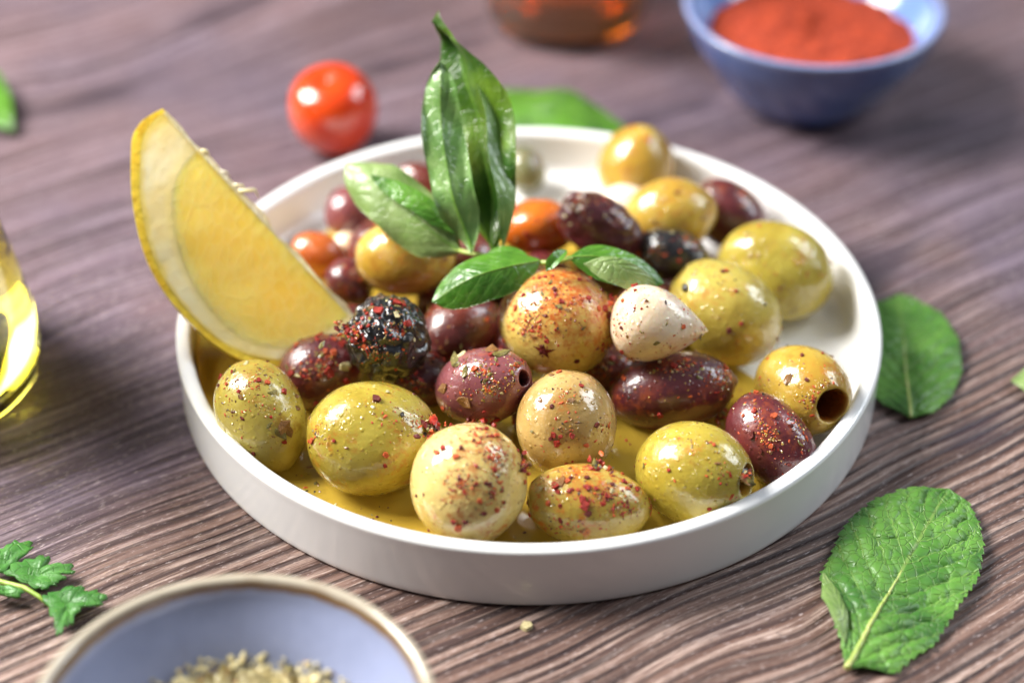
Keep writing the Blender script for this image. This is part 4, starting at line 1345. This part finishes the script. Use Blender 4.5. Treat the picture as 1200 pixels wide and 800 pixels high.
def lobed(name, outline, hub, seed, mat=None):
    O = np.array(outline, float) - po
    H = np.array(hub, float) - po
    pts = []
    n = len(O)
    for i in range(n):
        a, b = O[i], O[(i + 1) % n]
        for t in (0, .33, .66):
            q = a * (1 - t) + b * t
            pts.append(q + (H - q) * (.10 if t == .33 else (-.07 if t == .66 else 0)))
    pts = np.array(pts)
    m, rings = len(pts), 9
    V, uu, vv = [H], [0.0], [0.0]
    for r in range(1, rings + 1):
        t = r / rings
        for i, p in enumerate(pts):
            q = H * (1 - t) + p * t
            q = q + np.array([0, 0, .10 * math.sin(t * 2.2) + .03 * math.sin(i * .7 + seed) * t])
            V.append(q)
            uu.append(t)
            vv.append(abs(math.sin(i / m * 9.4)) * .9 + .05)
    V = np.array(V)
    V[:, 2] += .03 * waves(V, 4.0, seed)
    F = [(0, 1 + i, 1 + (i + 1) % m) for i in range(m)]
    for r in range(rings - 1):
        for i in range(m):
            j = (i + 1) % m
            F.append((1 + r * m + i, 1 + (r + 1) * m + i, 1 + (r + 1) * m + j, 1 + r * m + j))
    n0 = len(V)
    V2 = np.vstack([V, V - np.array([0, 0, .03])])
    Fb = [tuple(np.array(f)[::-1] + n0) for f in F]
    e = 1 + (rings - 1) * m
    Fs = [(e + i, e + i + n0, e + (i + 1) % m + n0, e + (i + 1) % m) for i in range(m)]
    link(name, make_mesh(name, V2, F + Fb + Fs, M['parsley'], {'leaf_u': uu * 2, 'leaf_v': vv * 2, 'under': [0] * n0 + [0.6] * n0}), par)


lobed('leaflet', [(-10.355, -5.629, 0.220), (-10.308, -5.233, 0.220), (-10.113, -5.233, 0.220), (-9.941, -5.115, 0.220), (-9.825, -5.044, 0.220), (-9.514, -5.044, 0.220), (-9.502, -5.279, 0.220), (-9.580, -5.466, 0.220), (-9.776, -5.698, 0.220), (-9.896, -5.904, 0.220), (-10.127, -5.950, 0.220)], (-9.960, -5.650, 0.240), 0)
lobed('leaflet', [(-9.891, -5.927, 0.220), (-9.709, -5.629, 0.220), (-9.490, -5.513, 0.220), (-9.223, -5.466, 0.220), (-9.085, -5.513, 0.220), (-9.145, -5.629, 0.220), (-8.871, -5.629, 0.220), (-8.621, -5.675, 0.220), (-8.621, -5.859, 0.220), (-8.821, -5.904, 0.220), (-8.701, -6.041, 0.220), (-8.940, -6.132, 0.220), (-8.820, -6.267, 0.220), (-9.089, -6.357, 0.220), (-9.297, -6.267, 0.220), (-9.619, -6.087, 0.220)], (-9.295, -5.925, 0.240), 1)
lobed('leaflet', [(-10.159, -6.177, 0.220), (-9.911, -6.222, 0.220), (-9.667, -6.245, 0.220), (-9.394, -6.424, 0.220), (-9.530, -6.536, 0.220), (-9.777, -6.491, 0.220), (-10.037, -6.536, 0.220)], (-9.797, -6.377, 0.240), 2)
lobed('leaflet', [(-9.064, -6.491, 0.220), (-8.895, -6.379, 0.220), (-8.549, -6.267, 0.220), (-8.303, -6.312, 0.220), (-8.236, -6.424, 0.220), (-8.053, -6.379, 0.220), (-7.827, -6.602, 0.220), (-7.991, -6.757, 0.220), (-8.184, -6.823, 0.220), (-8.347, -6.976, 0.220), (-8.376, -7.258, 0.220), (-8.473, -7.323, 0.220), (-8.528, -7.537, 0.220), (-8.633, -7.473, 0.220), (-8.687, -7.258, 0.220), (-8.864, -6.889, 0.220)], (-8.551, -6.689, 0.240), 3)

link('stem', tube('stem', [tuple(np.array(p) - po) for p in ((-10.295, -5.890, 0.250), (-9.932, -6.095, 0.250), (-9.451, -6.263, 0.260), (-9.145, -6.467, 0.240), (-8.910, -6.673, 0.180))], [.06, .055, .05, .045, .03], M['stem'], 8), par)

# ------------------------------------------------------------------ small things on the table
lb = flake_mesh('crumb', M['herb_pale'], 91, 8, .3, .1)
cr = link('crumb', lb, None, (-0.072, -7.049, 0.050))
cr.scale = (.13, .13, .13)
tag(cr, 'single pale yellow crumb on the wood just in front of the dish', 'crumb')

# ------------------------------------------------------------------ tomato
prof = [(0, -1.08), (.5, -1.0), (.9, -.62), (1.09, -.05), (1.03, .5), (.78, .88), (.42, 1.03), (.15, 1.0), (0, .96)]
P_ = smooth_profile(prof, 6)
P_[:, 0] = np.clip(P_[:, 0], 0, None)
to = link('cherry_tomato', lathe('cherry_tomato', P_[::1], M['tomato'], 64, .012, 2), None, (-4.756, 9.534, 1.080))
to.rotation_euler = (R(8), R(-12), R(30))
tag(to, 'shiny red cherry tomato on the wood behind the dish', 'tomato')


# ------------------------------------------------------------------ bowls
def bowl(name, loc, mat, label, h=2.6, rt=3.3, rb=1.75):
    out = [(0, .10), (rb - .35, .10), (rb - .2, 0), (rb - .02, .0), (rb + .10, .12), (rb + .42, .45), (rb + .86, 1.1), (rt - .26, 1.8), (rt - .08, h - .32), (rt - .02, h - .10), (rt, h - .02)]
    top = [(rt - .03, h + .03), (rt - .11, h + .045), (rt - .17, h + .02), (rt - .22, h - .06)]
    inn = [(rt - .34, h - .35), (rt - .72, 1.75), (rb + .34, 1.1), (rb - .30, .62), (rb - .9, .42), (0, .36)]
    prof = smooth_profile(out + top + inn, 5)
    prof[:, 0] = np.clip(prof[:, 0], 0, None)
    me = lathe(name, prof, mat, 160, .003, 1)
    n_out = (len(out)) * 5
    V = np.array([v.co for v in me.vertices])
    rr = np.hypot(V[:, 0], V[:, 1])
    tt = np.linspace(0, 1, len(V))
    idx_in = int(len(V) * (len(out) + 1.5) / (len(out) + len(top) + len(inn)))
    ins = (np.arange(len(V)) > idx_in).astype(float)
    rim = np.clip(1 - np.abs(V[:, 2] - (h + .03)) / .22, 0, 1)
    for k, v in (('inside', ins), ('rim', rim)):
        a = me.attributes.new(k, 'FLOAT', 'POINT')
        a.data.foreach_set('value', v.astype(np.float32))
    o = link(name, me, None, loc)
    tag(o, label, 'bowl')
    return o


bowl('ceramic_bowl', (-4.80, -11.60, 0), M['bowl_front'], 'pale slate blue bowl with a brown rim line at the bottom edge')
bowl('ceramic_bowl', (7.27, 12.2, 0), M['bowl_back'], 'deep blue bowl of orange red paprika at the top right')

# paprika powder
nu, nv = 40, 140
V = []
rg = np.random.default_rng(12)
for i in range(nu):
    t = i / (nu - 1)
    for j in range(nv):
        a_ = j / nv * 2 * math.pi
        r_ = 2.60 * t
        V.append((r_ * math.cos(a_), r_ * math.sin(a_), 1.76 + .34 * (1 - t * t)))
V = np.array(V)
V[:, 2] += .05 * waves(V, 2.2, 4) + .03 * waves(V, 7.0, 5) + .03 * rg.normal(size=len(V))
V2 = V.copy()
V2[:, 2] = 1.4
V2[:, :2] *= .88
n0 = len(V)
F = grid_faces(nu, nv, True) + [tuple(np.array(f)[::-1] + n0) for f in grid_faces(nu, nv, True)]
F += [((nu - 1) * nv + j, (nu - 1) * nv + j + n0, (nu - 1) * nv + (j + 1) % nv + n0, (nu - 1) * nv + (j + 1) % nv) for j in range(nv)]
tag(link('paprika_powder', make_mesh('paprika_powder', np.vstack([V, V2]), F, M['paprika']), None, (7.27, 12.2, 0)),
    'orange red paprika powder heaped in the deep blue bowl', 'paprika', kind='stuff')

# dried herbs in the front bowl
rg = np.random.default_rng(21)
ps, ns = [], []
for _ in range(4200):
    a_, r_ = rg.uniform(0, 6.283), 2.45 * math.sqrt(rg.uniform(0, 1))
    z_ = 1.02 + .72 * math.exp(-(r_ / 1.5) ** 2) + rg.uniform(-.12, .1) + max(0, r_ - 1.6) * .5
    ps.append(np.array([r_ * math.cos(a_), r_ * math.sin(a_), z_]))
    ns.append(rg.normal(size=3) * .6 + np.array([0, 0, 1]))
Vg, Fg, fm = grain_block((ps, ns), (0, 0, .2, .7, 1.6, .1, 0, 16), 8, .025, .065)
n0 = len(Vg)
m0 = len(Fg)
for i in range(20):
    for j in range(60):
        r_, a_ = 2.45 * i / 19, j / 60 * 6.283
        Vg.append(np.array([r_ * math.cos(a_), r_ * math.sin(a_), 0.92 + .70 * math.exp(-(r_ / 1.5) ** 2) + max(0, r_ - 1.6) * .5]))
gf = grid_faces(20, 60, True, False, n0)
tag(link('dried_herbs', make_mesh('dried_herbs', Vg, Fg + gf, BITS, smooth=False, face_mats=fm + [7] * len(gf)), None, (-4.80, -11.60, 0)),
    'pale green dried herb flakes in the slate blue bowl', 'dried herbs', kind='stuff')

# ------------------------------------------------------------------ oil bottle at the left edge
bt = link('oil_bottle', None, None, (-13.15, .35, 0))
tag(bt, 'glass bottle of yellow olive oil cut off by the left edge', 'bottle')
outp = [(0, .25), (1.6, .22), (2.3, .0), (2.55, .05), (2.74, .3), (2.80, .8), (2.72, 1.6), (2.45, 3.2), (2.15, 4.8), (1.8, 6.4), (1.35, 7.6), (1.0, 8.4), (.95, 10.5), (1.12, 10.7), (1.12, 11.0), (.98, 11.1),
        (.82, 11.0), (.78, 8.4), (1.15, 7.5), (1.62, 6.3), (1.97, 4.75), (2.27, 3.15), (2.54, 1.6), (2.62, .85), (2.52, .5), (2.2, .42), (1.0, .5), (0, .52)]
pr = smooth_profile(outp, 4)
pr[:, 0] = np.clip(pr[:, 0], 0, None)
link('glass_body', lathe('glass_body', pr, M['glass'], 96), bt)
oil = [(0, .50), (1.0, .48), (2.22, .40), (2.54, .48), (2.64, .85), (2.56, 1.6), (2.29, 3.15), (1.99, 4.75), (1.80, 5.5), (1.70, 5.52), (0, 5.5)]
pr = smooth_profile(oil, 4)
pr[:, 0] = np.clip(pr[:, 0], 0, None)
link('oil_fill', lathe('oil_fill', pr, M['olive_oil'], 96), bt)

# ------------------------------------------------------------------ amber glass at the back
gl = link('amber_glass', None, None, (1.17, 16.36, 0))
tag(gl, 'blurred glass of dark amber liquid at the top edge behind the dish', 'glass')
outp = [(0, .06), (1.4, .05), (1.9, .0), (2.05, .05), (2.16, .3), (2.25, 1.2), (2.42, 3.4), (2.55, 5.6), (2.6, 6.6), (2.55, 6.66), (2.48, 6.6), (2.42, 5.6), (2.28, 3.4), (2.10, 1.2), (1.98, .40), (1.5, .24), (0, .24)]
pr = smooth_profile(outp, 4)
pr[:, 0] = np.clip(pr[:, 0], 0, None)
link('glass_body', lathe('glass_body', pr, M['glass'], 96), gl)
oil = [(0, .22), (1.5, .22), (2.0, .38), (2.12, 1.2), (2.30, 3.4), (2.38, 4.6), (2.3, 4.64), (0, 4.62)]
pr = smooth_profile(oil, 4)
pr[:, 0] = np.clip(pr[:, 0], 0, None)
link('tea_fill', lathe('tea_fill', pr, M['tea'], 96), gl)

# ------------------------------------------------------------------ centimetres to metres
S_ = Matrix.Scale(0.01, 4)
done = set()
for o in SC.objects:
    if o.type in ('CAMERA', 'LIGHT'):
        continue
    o.location = o.location * 0.01
    if o.type == 'MESH' and o.data.name not in done:
        done.add(o.data.name)
        if o.data.name.split('.')[0] in ('chilli_flake', 'herb_flake', 'pepper_grain', 'crumb'):
            pass
        o.data.transform(S_)
